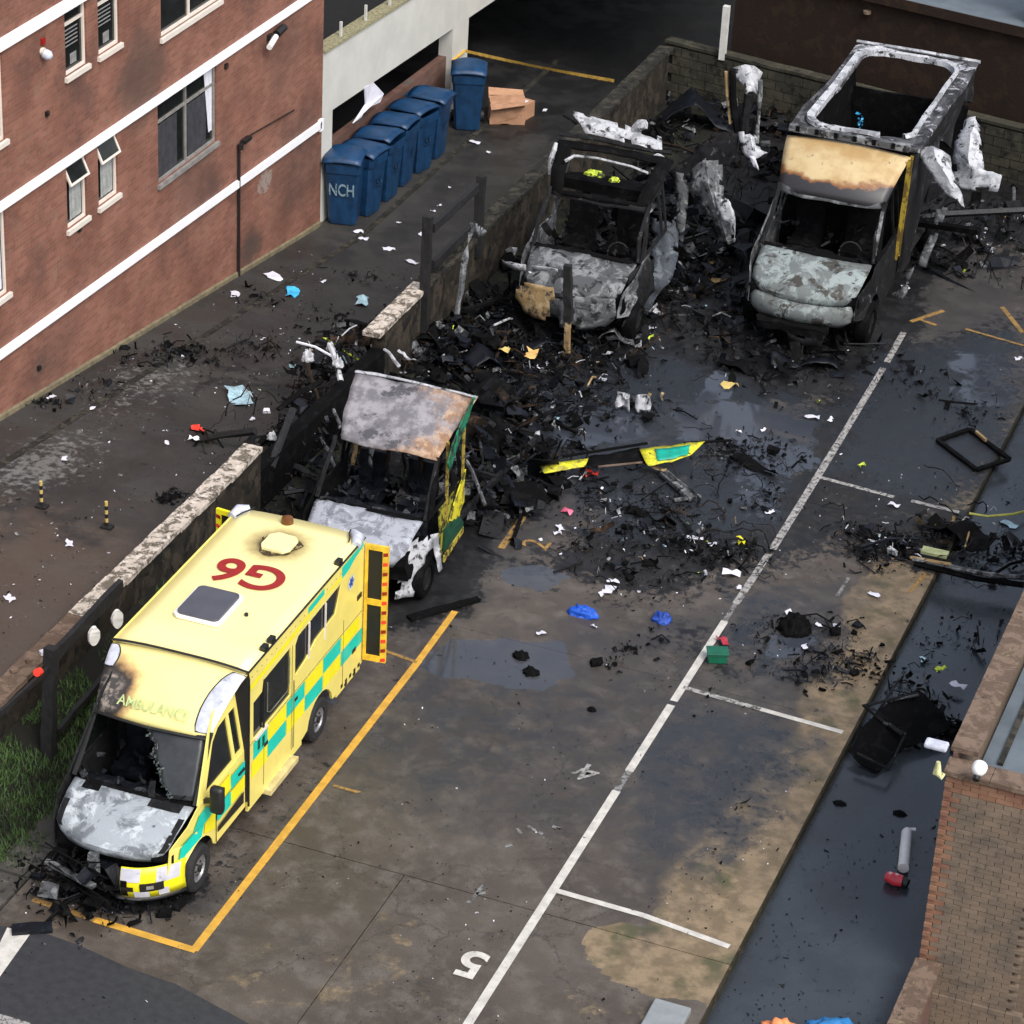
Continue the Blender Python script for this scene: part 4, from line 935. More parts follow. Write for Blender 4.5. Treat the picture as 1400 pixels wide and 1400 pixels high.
# battenburg print on the flank: thin film panels
def film(sg, loops, mt, nm='livery_panel', off=.004, par=None, box=False):
    m = M()
    if box: m.plate(loops, lambda a, b: (sg*(BW+off), a, b))
    else: m.plate(loops, lambda a, b: (sg*(sx(a, b)+off), a, b))
    return m.obj(nm, mt, par or A, sub=0 if box else 2)
rect = lambda a, b, c, d, sh=0: [(a, c+sh), (b, c), (b, d), (a, d+sh)]
G, Yb = MT['green'], MT['brightyellow']
film(1, [[(-.34, .80), (-.42, .74), (-.50, .70), (-.44, .96), (-.20, 1.04), (.16, .98), (.06, .82)]], G, off=.008)
film(1, [[(-.18, 1.05), (.0, 1.20), (.24, 1.22), (.42, 1.0), (.18, .98)]], G, off=.009)
film(1, [[(.18, .97), (.43, 1.0), (.49, .96), (.49, .70), (.40, .72), (.14, .82)]], Yb, off=.009)
film(1, [[(.30, 1.22), (.55, 1.30), (.95, 1.30), (.95, 1.06), (.52, 1.02), (.30, 1.12)]], Yb, off=.027)
film(1, [rect(.52, .95, .78, 1.02)], G, off=.026); film(1, [rect(.95, 1.40, 1.02, 1.24)], G, off=.026); film(1, [rect(.95, 1.40, .78, 1.00)], Yb, off=.026)
# door swage / black side strip
M().plate([[(.54, .60), (.56, .68), (1.36, .74), (1.36, .56)]], lambda a, b: (sx(a, b)+.03, a, b), lambda a, b: (sx(a, b)+.024, a, b)).obj('door_strip', MT['black'], A)
M().tube([(1.0+.01*0+sx(.5, .9)-1.0+.02, .50, .46), (sx(.5, 1.3)+.02, .50, 1.33)], .006, 4).obj('door_gap', MT['black'], A)
M().box((sx(1.3, 1.1)+.02, 1.18, 1.12), (sx(1.3, 1.1)+.05, 1.36, 1.15)).obj('door_handle', MT['black'], A)
# wing mirror
mr = empty('wing_mirror', (1.02, .20, 1.42)); mr.parent = A
M().box((.06, -.10, -.22), (.26, .03, .20)).obj('mirror_shell', MT['black'], mr, bev=.05, smooth=50)
M().beam((-.06, .0, -.1), (.1, -.02, -.05), .06).obj('mirror_arm', MT['black'], mr); M().box((.08, .031, -.18), (.24, .04, .17)).obj('mirror_glass', MT['glassdark'], mr)
# box body
def boxwall(sg, mt, wins, name='box_side', low=SK, arch=True):
    o = [(BF, low), (BF, BZ), (BR, BZ), (BR, low), (4.93, low-.02), (4.75, low+.0)]
    if arch: o = [(BF, .40), (BF, BZ), (BR, BZ), (BR, .44), (4.60, .44)] + arc(3.99, .34, .47, 12, 168) + [(3.36, .40)]
    m = M(); m.plate([o]+wins, lambda a, b: (sg*BW, a, b), lambda a, b: (sg*(BW-.04), a, b)); return m.obj(name, mt, A)
wA = [(1.66, 1.42), (1.66, 2.02), (1.94, 2.04), (1.98, 2.20), (2.90, 2.22), (2.90, 1.42)]
wB = [(3.06, 1.64), (3.06, 2.16), (3.16, 2.26), (4.72, 2.30), (4.50, 1.88), (3.80, 1.84), (3.44, 1.70)]
side = boxwall(1, MT['yellow'], [wA, wB]); boxwall(-1, MT['yellow'], [])
for wq in (wA, wB): film(1, [wq], MT['glassdark'], 'side_window', -.02, box=True)
wf = MT['yellow']
for y in (1.98, 3.52, 4.10): M().box((BW-.005, y, 1.66 if y > 3 else 1.42), (BW+.012, y+.035, 2.21 if y < 3 else 2.27)).obj('window_frame', MT['frame'] if y > 3 else MT['black'], A)
M().tube([(BW+.01, 2.10, 2.1), (BW+.01, 2.10, 1.62), (BW+.01, 2.2, 1.56), (BW+.01, 2.78, 1.56), (BW+.01, 2.83, 1.66), (BW+.01, 2.83, 2.1)], .010, 5).obj('window_seal', plain('seal_grey', (.12, .12, .09), .6), A)
M().box((BW, 1.70, 1.38), (BW+.03, 2.1, 1.42)).obj('door_step_trim', MT['frame'], A)
colb = [1.52, 2.13, 2.77, 3.41, 4.06, 4.72, 5.53]
for i in range(6):
    up = G if i % 2 == 0 else Yb; dn = Yb if i % 2 == 0 else G
    a, b = colb[i]+.01, colb[i+1]-.01
    if i == 4: film(1, [rect(a, b, 1.10, 1.36)], G, box=True)
    elif i == 5: film(1, [rect(a, 5.40, 1.12, 1.36)], Yb, box=True)
    elif i == 0: film(1, [rect(1.66, b, 1.08, 1.36)], G, box=True)
    else: film(1, [rect(a, b, 1.10, 1.36)], up, box=True)
    if i != 0: film(1, [rect(a, b, .83, 1.085)], dn if i != 4 else Yb, box=True)
    else: film(1, [rect(1.60, b, .80, 1.06)], Yb, box=True)
film(1, [[(4.1, 1.40), (4.72, 1.40), (4.9, 2.0), (4.72, 2.0)]], MT['yellow'], box=True, off=.003)
film(1, [[(3.5, 2.43), (4.06, 2.45), (4.06, 2.55), (3.5, 2.53)]], G, box=True); film(1, [[(4.7, 2.36), (4.95, 2.38), (5.2, 2.46), (5.5, 2.5), (5.5, 2.57), (4.7, 2.55)]], G, box=True)
film(1, [[(1.55, 2.28), (3.0, 2.33), (4.1, 2.40), (4.7, 2.36), (4.7, 2.42), (3.4, 2.42), (1.55, 2.36)]], Yb, box=True)
# small star badge and marks
m = M(); m.plate([[(5.05+.12*math.cos(t), 2.12+.12*math.sin(t)) for t in [i*.4488 for i in range(14)]]], lambda a, b: (BW+.006, a, b)); bd = m.obj('badge', plain('badge_pale', (.55, .58, .5), .5), A)
m = M()
for i in range(3):
    t = math.pi*i/3; m.plate([[(5.05+.085*math.cos(t)-.022*math.sin(t), 2.12+.085*math.sin(t)+.022*math.cos(t)), (5.05-.085*math.cos(t)-.022*math.sin(t), 2.12-.085*math.sin(t)+.022*math.cos(t)), (5.05-.085*math.cos(t)+.022*math.sin(t), 2.12-.085*math.sin(t)-.022*math.cos(t)), (5.05+.085*math.cos(t)+.022*math.sin(t), 2.12+.085*math.sin(t)-.022*math.cos(t))]], lambda a, b, i=i: (BW+.008+.001*i, a, b))
m.obj('badge_star', plain('star_blue', (.03, .09, .42), .5), bd)
for (a, z, w_) in ((5.30, 1.66, .10), (2.02, 1.08, .07), (3.05, 1.22, .06), (5.15, .82, .08)): M().box((BW, a, z), (BW+.012, a+w_*1.6, z+w_*.8)).obj('latch', MT['black'], A)
# little crew-sign shapes near the box front
for (a, z) in ((1.80, 1.16), (1.95, 1.13)): M().box((BW+.008, a, z), (BW+.010, a+.07, z+.16)).obj('warning_sticker', MT['darkgreen'], A)
# skirt, step, corner rail
M().box((BW-.06, 2.05, .26), (BW+.10, 3.0, .34)).obj('side_step', plain('step_buff', (.5, .42, .2), .6), A)
M().box((BW-.05, 1.52, .30), (BW-.01, 3.35, .42)).obj('lower_skirt', MT['yellow'], A); M().box((BW-.05, 4.62, .36), (BW-.01, 5.5, .46)).obj('lower_skirt', MT['yellow'], A)
for q in range(5): M().box((BW-.008, 4.75+q*.16, .44-.05*(q % 2)), (BW+.006, 4.82+q*.16, .50)).obj('skirt_clip', MT['black'], A)
# roof: slightly crowned sheet with rounded edge
rows = []
def mat_roof():
    n = N('roof_paint_skylit'); c = n.mix(n.ramp(n.noise(1.2), .3, .7), (.84, .74, .34), (.80, .70, .31))  # creamier than the flanks: sky light from above is put into the colour
    for (x, y, r1) in ((-.02, 4.74, .30), ):
        v = n.n('ShaderNodeVectorMath', operation='DISTANCE'); n.l(n.obj, v.inputs[0]); v.inputs[1].default_value = (x, y, 2.64)
        d = n.math('ADD', v.outputs[1], n.math('MULTIPLY', n.math('SUBTRACT', n.noise(7, 7, .6), .5), .22))
        c = n.mix(n.ramp(d, .27, .62), (.33, .25, .09), c); c = n.mix(n.ramp(d, .20, .36), (.03, .025, .02), c)
    c = n.mix(n.math('MULTIPLY', n.ramp(n.noise(3, 8, .7), .60, .80), .35), c, (.48, .42, .25))
    n.bump(n.noise(3), .05, .01); return n.fin(c, .36, 0., Coat_Weight=.25)
for y in (BF, 2.2, 3.0, 3.8, 4.6, 5.3, BR):
    rows.append([(x, y, 2.655-.045*(abs(x)/1.0)**3) for x in np.linspace(-BW+.015, BW-.015, 11)])
roof = M().grid(rows).obj('box_roof', mat_roof(), A, smooth=40, solid=.04)
for sg in (-1, 1): M().tube([(sg*(BW+.0), BF, BZ+.005), (sg*BW, BR, BZ+.005)], .016, 6).obj('roof_seam', MT['black'] if sg > 0 else MT['yellow'], A)
M().tube([(x, BF-.005, 2.668-.045*(abs(x)/1.0)**3) for x in np.linspace(-BW, BW, 13)] + [(BW+.012, BF, 2.5), (BW+.012, BF, 1.6), (BW+.012, BF, .42)], .017, 6).obj('box_seam', MT['black'], A)
# roof furniture
hk = empty('rooflight', (-.16, 2.72, 2.665)); hk.parent = A
m = M(); m.plate([rr(-.36, .36, -.44, .44, .10)], lambda a, b: (a, b, .05), lambda a, b: (a, b, 0)); m.obj('rooflight_frame', MT['white'], hk, bev=.012)
m = M(); m.plate([rr(-.32, .32, -.40, .40, .09)], lambda a, b: (a, b, .085), lambda a, b: (a, b, .05)); m.obj('rooflight_dome', MT['glassgrey'], hk, bev=.015)
vt = M(); vt.plate([[(-.20+.03, 4.5), (.17, 4.5), (.24, 4.6), (.24, 4.9), (.17, 4.98), (-.12, 5.0), (-.22, 4.9), (-.22, 4.6)]], lambda a, b: (a, b, 2.715), lambda a, b: (a, b, 2.665)); vt.obj('roof_vent', plain('vent_cream', (.84, .74, .36), .4, var=.04), A, bev=.012)
sm = M(); sm.plate([[(.02+.29*math.cos(t)*(1+.2*math.sin(5*t)), 4.74+.33*math.sin(t)*(1+.15*math.sin(3*t+1))) for t in [i*.314 for i in range(20)]]], lambda a, b: (a, b, 2.6665)); sm.obj('vent_gasket', layered('melted_gasket', [((.05, .035, .02), 0), ((.55, .45, .2), .56)], .8, 12), A)
M().tube([(-.16, 5.40, 2.66), (-.16, 5.40, 2.74), (-.16, 5.40, 2.77)], [.095, .085, .03], 14).obj('beacon', MT['amber'], A, smooth=50)
M().tube([(.40, 2.76, 2.65), (.40, 2.76, 2.69)], .03, 8).obj('roof_grommet', MT['black'], A)
for y in (2.05, 2.28, 4.62): M().box((.93, y, 2.61), (1.01, y+.13, 2.68)).obj('rail_fixing', MT['black'], A)
text('G6', .92, MT['red'], (-.02, 3.80, 2.672), (0, 0, math.pi), A, 'fleet_number', bold=.018, sx=.98)
for s_, px_ in (('AMBULANCE', 0),):
    ft = text(s_, .21, plain('faded_green_print', (.42, .52, .22), .5), (.02, .627, 2.283), (math.radians(47), 0, 0), A, 'fairing_lettering', bold=.002, sx=.86)
film(1, [[(.80, 2.12), (.98, 2.22), (1.25, 2.46), (1.12, 2.46), (.72, 2.20)]], G, off=.006)
M().grid([[(x, .66+ (z-2.15)*.9+.10*abs(x/.9)**2.4, z+.03) for x in (.50+(z-2.1)*.5, .56+(z-2.1)*.5, .62+(z-2.1)*.4)] for z in (2.1, 2.16, 2.22, 2.28)]).obj('fairing_green_flash', G, A)
# rear corners: lamps and open doors with chevron edges
for sg in (-1, 1):
    M().tube([(sg*.84, BR-.02, 2.66), (sg*.96, BR-.12, 2.65), (sg*1.0, BR-.30, 2.62)], [.06, .10, .07], 10).obj('corner_lamp', MT['lampwhite'], A, smooth=60)
    M().tube([(sg*.78, BR+.02, 2.67), (sg*.80, BR-.08, 2.68), (sg*.86, BR-.2, 2.68), (sg*.90, BR-.34, 2.68)], .012, 5).obj('lamp_seal', MT['black'], A)
    dr = empty('rear_door', (sg*(BW+.02), BR-.04, .52)); dr.parent = A; dr.rotation_euler = (0, 0, math.radians(6)*sg)
    o = [(0, 0), (sg*.36, 0), (sg*.36, 2.0), (0, 2.0)] ; h1 = [(sg*.05, 1.08), (sg*.05, 1.92), (sg*.27, 1.92), (sg*.27, 1.08)]; h2 = [(sg*.05, .10), (sg*.05, .98), (sg*.27, .98), (sg*.27, .10)]
    m = M(); m.plate([o, h1, h2], lambda a, b: (a, 0, b), lambda a, b: (a, .05, b)); m.obj('door_panel', plain('door_orange', (.72, .45, .03), .5) if sg > 0 else MT['brightyellow'], dr)
    for hq in (h1, h2):
        m = M(); m.plate([hq], lambda a, b: (a, .02, b), lambda a, b: (a, .03, b)); m.obj('door_inner', MT['black'] if True else 0, dr)
    for q in range(12):
        z = q*.166; m = M(); m.plate([[(sg*.28, z+.01), (sg*.355, z+.03), (sg*.355, z+.09), (sg*.28, z+.07)]], lambda a, b: (a, -.004, b)); m.obj('chevron', MT['red'] if q % 2 else MT['redbright'], dr)
M().box((-BW+.02, BR-.06, .5), (BW-.02, BR-.02, 2.58)).obj('rear_frame', MT['dark'], A)
M().box((-BW, 1.46, .5), (BW, 1.50, 2.55)).obj('bulkhead', MT['dark'], A)
for (x, y, s) in ((.90, 0, 1), (-.90, 0, -1), (.90, 3.99, 1), (-.90, 3.99, -1)): wheel(A, x, y, s)
for sg in (-1, 1):
    M().box((sg*.62-.02*0, -.5, .40), (sg*.66, .5, .95)).obj('wheel_arch_liner', MT['black'], A); M().box((sg*.62, 3.4, .40), (sg*.66, 4.6, .9)).obj('wheel_arch_liner', MT['black'], A)

# rivets and hinge marks along the box flank, gaps round the side door
m = M()
for y in np.arange(1.60, 5.5, .16): m.box((BW+.0005, y, 2.47), (BW+.006, y+.014, 2.484))
m.obj('rivet', MT['seam'], A, kind='stuff')
for (a, b, c, d) in ((2.0, 2.012, .46, 1.40), (2.945, 2.957, .46, 2.22), (3.03, 3.04, .46, 1.6)): M().box((BW+.0045, a, c), (BW+.0075, b, d)).obj('door_gap', MT['seam'], A)
m = M()
for k in range(7): m.tube([(random.uniform(-.9, .2), -.86+random.uniform(-.1, .1), .75), (random.uniform(-.9, .2), -.95, .55), (random.uniform(-.9, .2), -1.0+random.uniform(-.1, .1), .28)], .012, 5)
m.obj('hanging_wire', MT['char'], A)
# ---------------------------------------------------------------- B : burnt cab behind it
B = empty('ambulance', (-5.60, 6.50, 0), .02, 1.03, label='burnt out ambulance cab with rusty bare roof panel standing behind the yellow ambulance', cat='ambulance')
cab(B, dict(bonnet=MT['bonnetB'], sideR=MT['ashdark'], sideL=MT['char'], doormR=MT['bronze'], framemR=MT['char'], pillar=MT['ashdark'], header=None, bent=.03, nobox=1, wingR=0, bonnet_label='bonnet burnt white and grey'))
rows = [[(x, y+.08*abs(x)**2, z+.02*math.sin(x*5)) for x in np.linspace(x0, x1, 12)] for (y, z, x0, x1) in ((.54, 2.10, -.74, .86), (.68, 2.22, -.80, .90), (.98, 2.40, -.88, .95), (1.3, 2.56, -.92, 1.0), (1.66, 2.72, -.96, 1.08))]
M().grid(rows).obj('roof_fairing', MT['luton'], B, sub=2, noisy=(.02, 3), solid=.02, smooth=50, label='bare rusty grey roof panel')
M().tube([(-.96, 1.67, 2.73), (-.3, 1.69, 2.75), (.4, 1.69, 2.74), (1.08, 1.68, 2.72)], .022, 6).obj('roof_edge', MT['ash'], B, sub=1, noisy=(.02, 5))
M().plate([[(.62, 2.06), (.76, 2.30), (1.1, 2.52), (1.55, 2.72), (1.70, 2.74), (1.4, 2.42), (1.0, 2.16), (.74, 1.86)]], lambda a, b: (1.0+.02*b, a, b), lambda a, b: (.98+.02*b, a, b)).obj('fairing_side', layered('scorched_green', [((.01, .20, .11), 0), ((.04, .11, .06), .5), ((.015, .02, .018), .54)], .6, 5), B, label='scorched green fairing side')
for ya, yb, xo in ((.74, .80, 1.0), (1.38, 1.44, 1.02)): M().beam((xo, ya, 1.0), (xo-.06, yb+.05, 2.3 if ya < 1 else 2.45), .035, .05).obj('door_post', layered('yellowed_post', [((.34, .27, .05), 0), ((.10, .06, .02), .53)], .6, 8), B)
M().plate([[(.90, 1.0), (1.45, 1.55), (1.45, .95), (1.2, .75), (.85, .92)]], lambda a, b: (1.03, a, b), lambda a, b: (1.01, a, b)).obj('door_skin', layered('sooty_yellow', [((.60, .54, .03), 0), ((.16, .14, .03), .52), ((.02, .02, .012), .58)], .5, 5), B, sub=1, noisy=(.02, 4), label='yellow door remnant')
M().plate([[(.6, .5), (.62, .9), (1.2, .85), (1.45, .6), (1.45, .45)]], lambda a, b: (1.035, a, b), lambda a, b: (1.01, a, b)).obj('door_skin', MT['darkgreen'], B, sub=1, noisy=(.02, 4), label='dark green door remnant')
M().plate([[(.62, .30), (.62, .42), (1.45, .52), (1.45, .42)]], lambda a, b: (1.045, a, b), lambda a, b: (1.02, a, b)).obj('sill', layered('yellowed_sill', [((.45, .36, .05), 0), ((.05, .04, .02), .52)], .6, 6), B)
sheetp([[(.78, -.35, 1.05), (.92, -.1, 1.15), (1.0, .1, 1.2)], [(.80, -.45, .8), (.98, -.15, .8), (1.04, .05, .9)], [(.72, -.55, .5), (.90, -.25, .45), (.95, -.1, .5)], [(.70, -.62, .22), (.92, -.38, .18), (.98, -.30, .3)]], 'torn_wing', MT['ash'], B, .05, 5)
sheetp([[(1.0, .05, 1.1), (1.08, .15, 1.1)], [(1.05, .1, .8), (1.12, .2, .8)], [(1.15, .05, .45), (1.2, .12, .5)]], 'torn_strip', MT['ash'], B, .04, 6)
interior(B, MT['charblue'], MT['ashgrey'], 70, 8)
for k in range(6): 
    sheetp([[( -.7+k*.27, 1.0, 1.9), (-.6+k*.27, 1.0, 1.9)], [(-.68+k*.27, .9+.05*k, 1.5), (-.63+k*.27, .95, 1.45)]], 'hanging_trim', [MT['tanC'], MT['ashgrey'], MT['rust'], MT['charblue'], MT['rust'], MT['tanC']][k], B, .05, 6, 1)
for (x, y, s) in ((.90, 0, 1), (-.90, 0, -1)): wheel(B, x, y, s, True)
rubble('collapsed_body', [(-.6, 2.6, 2, 1.1), (.3, 2.8, 2, 1.2), (-.5, 4.2, 2, 1.1), (.6, 4.2, 1.5, 1.0), (.0, 5.4, 1.2, 1.)], 2300, .13, [MT['char'], MT['charblue'], MT['ashdark'], MT['ashgrey'], MT['rust'], MT['ash']], [9, 6, 3, 1.2, 1.4, .35], hgt=1.0, parent=B, rods=.13, seed=31)
for a, b in (((-.9, 1.6, .5), (-.9, 5.4, .45)), ((.85, 1.6, .5), (.95, 5.2, .3)), ((-.9, 3.4, .5), (.9, 3.3, .45)), ((-.9, 5.3, .5), (.9, 5.2, .35))): M().beam(a, b, .07, .09).obj('floor_rail', MT['ashdark'], B, sub=2, noisy=(.04, 2))

# ---------------------------------------------------------------- C : middle burnt van
CM = empty('ambulance', (-5.80, 17.05, 0), .03, 1.16, label='blackened ambulance shell with torn open fairing in the middle of the back row', cat='ambulance')
cab(CM, dict(bonnet=MT['bonnetC'], sideR=MT['ashgrey'], sideL=MT['ashgrey'], framemR=MT['ashdark'], pillar=MT['ashdark'], header=MT['ashdark'], bent=.03, nobox=1, doorR=0, bonnet_label='sooty grey bonnet'))
# fairing reduced to a ring
def ring_patch(prof, u0, u1, t0, t1, n=17):
    rows = patch(prof, n, -1, 1, .05); k = len(rows)-1; m = M(); keep = []
    for i in range(k):
        for j in range(n-1):
            u = (j+.5)/(n-1)*2-1; t = (i+.5)/k
            if not (u0 < u < u1 and t0 < t < t1): keep.append((i*n+j, i*n+j+1, (i+1)*n+j+1, (i+1)*n+j))
    m.add([p for r_ in rows for p in r_], keep); return m
ring_patch(PROF_FAIR, -.72, .78, .12, .80).obj('roof_fairing', MT['char'], CM, sub=1, noisy=(.025, 3), solid=.03, smooth=40, label='charred fairing with a large hole')
M().tube([(-.98, 1.0, 2.15), (-1.0, 1.1, 2.35), (-1.0, 1.3, 2.6)], [.03, .06, .03], 7).obj('fairing_lamp', MT['ash'], CM)
M().tube([(-.72, .95, 2.46), (-.6, 1.05, 2.54), (-.2, 1.02, 2.57), (.4, 1.0, 2.55), (.7, .95, 2.5)], .025, 6).obj('hole_rim', MT['ash'], CM, noisy=(.02, 4))
M().tube([(-1.0, 1.5, 2.68), (-.4, 1.55, 2.70), (.2, 1.5, 2.68), (.9, 1.62, 2.66)], .035, 6).obj('roof_edge', MT['ashdark'], CM, sub=1, noisy=(.03, 4))
interior(CM, MT['char'], MT['ashdark'], 40, 12)
M().box((-.8, 1.05, 1.95), (.8, 1.4, 2.12)).obj('overhead_shelf', MT['char'], CM, sub=2, noisy=(.04, 4))
sheetp([[(-1.22, -.55, 1.22), (-.9, -.6, 1.22), (-.5, -.55, 1.24), (-.05, -.5, 1.22)], [(-1.16, -.50, 1.10), (-.9, -.55, 1.08), (-.5, -.5, 1.12), (-.05, -.45, 1.14)]], 'bonnet_lip', MT['ash'], CM, .03, 5)
sheetp([[(-.84, -.80, 1.0), (-.6, -.87, 1.04), (-.2, -.9, 1.05)], [(-.84, -.84, .74), (-.5, -.93, .74), (-.15, -.95, .78)], [(-.66, -.84, .50), (-.4, -.94, .48), (-.16, -.96, .5)]], 'front_panel', MT['tanC'], CM, .03, 4, label='tan scorched panel')
M().tube([(-.72, -.5, 1.06), (-.74, -.56, .96)], .05, 7).obj('cap', MT['lilac'], CM)
sheetp([[(-.08, -.95, 1.0), (.4, -.93, 1.0), (.8, -.75, 1.0)], [(-.08, -.98, .72), (.4, -.96, .70), (.82, -.72, .70)], [(-.05, -.96, .42), (.3, -.94, .44), (.66, -.75, .5)]], 'front_panel', MT['bonnetC'], CM, .03, 3, label='sooty grey panel')
M().box((.22, -1.0, .84), (.52, -.98, .93)).obj('number_plate', MT['ashgrey'], CM); M().box((-.02, -1.01, .50), (.16, -.98, .66)).obj('vent', MT['ashgrey'], CM)
sheetp([[(.86, -.3, 1.25), (.98, .1, 1.3), (1.02, .5, 1.3)], [(.88, -.35, .8), (1.02, .05, .8), (1.08, .5, .75)], [(.80, -.4, .35), (.92, -.1, .1), (1.0, .2, .5)]], 'torn_wing', MT['ashdark'], CM, .05, 4)
for (x, y, s) in ((.90, 0, 1), (-.90, 0, -1)): wheel(CM, x, y, s, True)
rubble('collapsed_body', [(-.4, 2.4, 2, 1.2), (.3, 3.4, 2, 1.3), (-.4, 4.6, 2, 1.2), (.6, 4.8, 1, 1.)], 1300, .16, [MT['char'], MT['charblue'], MT['ashdark'], MT['ashgrey'], MT['ash']], [9, 6, 3, .8, .35], hgt=1.2, parent=CM, rods=.12, seed=41)
def wrows(pxrows):   # rows of (px, py, y) -> points on real vertical planes
    return [[ony(a, b, y) for a, b, y in r_] for r_ in pxrows]
sheetp(wrows([[(780,150,19.6),(815,160,19.6),(860,172,19.6),(905,188,19.7)],[(800,182,19.3),(830,188,19.3),(865,196,19.3),(905,206,19.3)]]), 'roof_remnant', MT['ash'], None, .06, 3, label='white ash-covered roof sheet curling above the middle burnt ambulance', cat='metal sheet')
M().tube([ony(a, b, 19.6) for a, b in ((862,182),(874,172),(884,170))], [.05, .11, .10], 8).obj('bent_rail', MT['ash'], None, sub=1, noisy=(.04, 5), label='rounded ash-white lump on the roof sheet of the middle burnt ambulance', cat='wreckage')
ts = empty('side_panel', (-3.95, 19.6, 0), label='tall torn grey side panel leaning between the two rear wrecks', cat='metal sheet')
def wl(rows, root): return [[Vector(p)-root.location for p in r_] for r_ in wrows(rows)]
sheetp(wl([[(945,235,19.4),(965,215,19.4),(985,210,19.5)],[(945,255,19.2),(968,250,19.0),(990,270,19.2)],[(960,280,19),(980,285,18.8),(1003,290,19)],[(985,320,18.8),(995,335,18.6),(1004,330,18.8)]], ts), 'panel_skin', MT['ashgrey'], ts, .05, 3)
sheetp(wl([[(976,262,18.9),(996,272,18.8),(1003,290,18.8)],[(982,300,18.7),(1001,305,18.6),(1004,332,18.7)]], ts), 'panel_fold', MT['ash'], ts, .04, 4)
sheetp(wl([[(925,235,19.3),(945,240,19.3)],[(925,290,19.1),(938,300,19.1)],[(925,325,19),(934,330,19)]], ts), 'panel_strip', MT['ashgrey'], ts, .03, 4)
sheetp(wl([[(915,235,19.9),(960,200,19.9),(1010,185,19.9)],[(925,255,19.8),(965,235,19.8),(1005,225,19.8)]], ts), 'panel_strut', MT['ashdark'], ts, .06, 3)
sheetp(wl([[(893,300,19.0),(910,296,19.0),(928,305,19.1)],[(890,340,18.7),(912,345,18.7),(926,350,18.8)],[(886,380,18.4),(905,385,18.4),(918,380,18.5)],[(868,425,18.2),(885,432,18.2),(900,405,18.3)]], ts), 'panel_lower', layered('blue_grey_skin', [((.05, .06, .075), 0), ((.12, .14, .16), .55), ((.015, .016, .02), .57)], .6, 3), ts, .04, 3)
hs = empty('door_frame_remnant', (-3.9, 20.2, 0), label='upright hooked door frame of burnt body standing tall beside the middle wreck', cat='wreckage')
sheetp(wl([[(992,100,20.3),(1003,92,20.3),(1018,88,20.3),(1032,90,20.3),(1043,100,20.4)],[(1008,108,20.2),(1012,100,20.2),(1022,98,20.2),(1030,105,20.3),(1038,112,20.4)],[(1020,130,20.1),(1024,125,20.1),(1030,125,20.2),(1036,130,20.2),(1040,135,20.3)]], hs), 'hooked_sheet', MT['ash'], hs, .03, 4)
for (a, b, c, mt, r_) in ((( 993,98),(994,130),(998,168),'tanC',.03), ((1040,110),(1038,150),(1034,195),'ashgrey',.045), ((1024,128),(1018,165),(1016,205),'ashdark',.09), ((1002,95),(1002,130),(1008,180),'char',.07)):
    M().tube([ony(*a, 20.2)-hs.location, ony(*b, 20.2)-hs.location, ony(*c, 20.2)-hs.location], r_, 7).obj('upright', MT[mt], hs, sub=1, noisy=(.02, 5))
sheetp(wl([[(1010,180,19.9),(1025,178,19.9),(1035,190,19.9)],[(1012,200,19.7),(1028,200,19.6),(1040,206,19.7)],[(1022,215,19.6),(1032,218,19.5),(1050,210,19.6)]], hs), 'folded_sheet', MT['ash'], hs, .05, 4)
sheetp(wl([[(1024,212,19.5),(1032,214,19.5)],[(1030,228,19.5),(1038,232,19.5)]], hs), 'folded_sheet', MT['lilac'], hs, .02, 5, 1)

for root_, mt_, w_ in ((CM, 'bonnetC', .80),):
    M().grid([[(x, y+.20*abs(x/w_)**2.6, z) for x in np.linspace(-w_*k_, w_*k_, 15)] for (y, z, k_) in ((-.80, .82, .95), (-.86, .72, 1.0), (-.87, .60, .98), (-.82, .48, .86))]).obj('grille_panel', MT[mt_], root_, sub=1, noisy=(.02, 3), smooth=60, solid=.015)
# ---------------------------------------------------------------- D : right burnt ambulance with standing box frame
D = empty('ambulance', (-1.80, 18.95, 0), .01, 1.22, label='burnt ambulance with tan fairing and a large hole in its box roof', cat='ambulance')
cab(D, dict(bonnet=MT['bonnetD'], sideR=MT['ashdark'], sideL=MT['ashgrey'], framemR=MT['char'], pillar=MT['ashdark'], header=MT['ashgrey'], bent=.022, nobox=0, bonnet_label='pale grey-green scorched bonnet'))
M().grid([[(x, y+.24*abs(x/.84)**2.6, z) for x in np.linspace(-.84*k_, .84*k_, 15)] for (y, z, k_) in ((-.80, .82, .92), (-.87, .72, 1.0), (-.88, .58, .97), (-.80, .46, .80))]).obj('grille_panel', MT['bonnetD'], D, sub=1, noisy=(.02, 3), smooth=60, solid=.015)
def mat_fd():
    n = N('fairing_tan_burnt'); sp = n.n('ShaderNodeSeparateXYZ'); n.l(n.obj, sp.inputs[0])
    d = n.math('ADD', sp.outputs[2], n.math('MULTIPLY', n.math('SUBTRACT', n.noise(2.2, 6, .6), .5), .34))
    t = n.mix(n.ramp(n.noise(1.8, 6, .6), .35, .65), (.36, .235, .10), (.50, .39, .215))
    c = n.mix(n.ramp(d, 2.24, 2.27), (.028, .027, .03), n.mix(n.ramp(d, 2.27, 2.33), (.20, .085, .03), t))
    c = n.mix(n.ramp(n.noise(3.5, 8, .7), .62, .68), c, (.16, .12, .09)); n.bump(n.noise(5), .1, .01); return n.fin(c, .42)
fairing(D, mat_fd())
M().box((-.98, 1.40, 2.68), (.98, 1.52, 2.78)).obj('light_bar', MT['ashgrey'], D, sub=3, noisy=(.012, 5))
for k in range(6): M().box((-.86+k*.31, 1.385, 2.70), (-.80+k*.31, 1.398, 2.79)).obj('light_bar_divider', MT['char'], D)
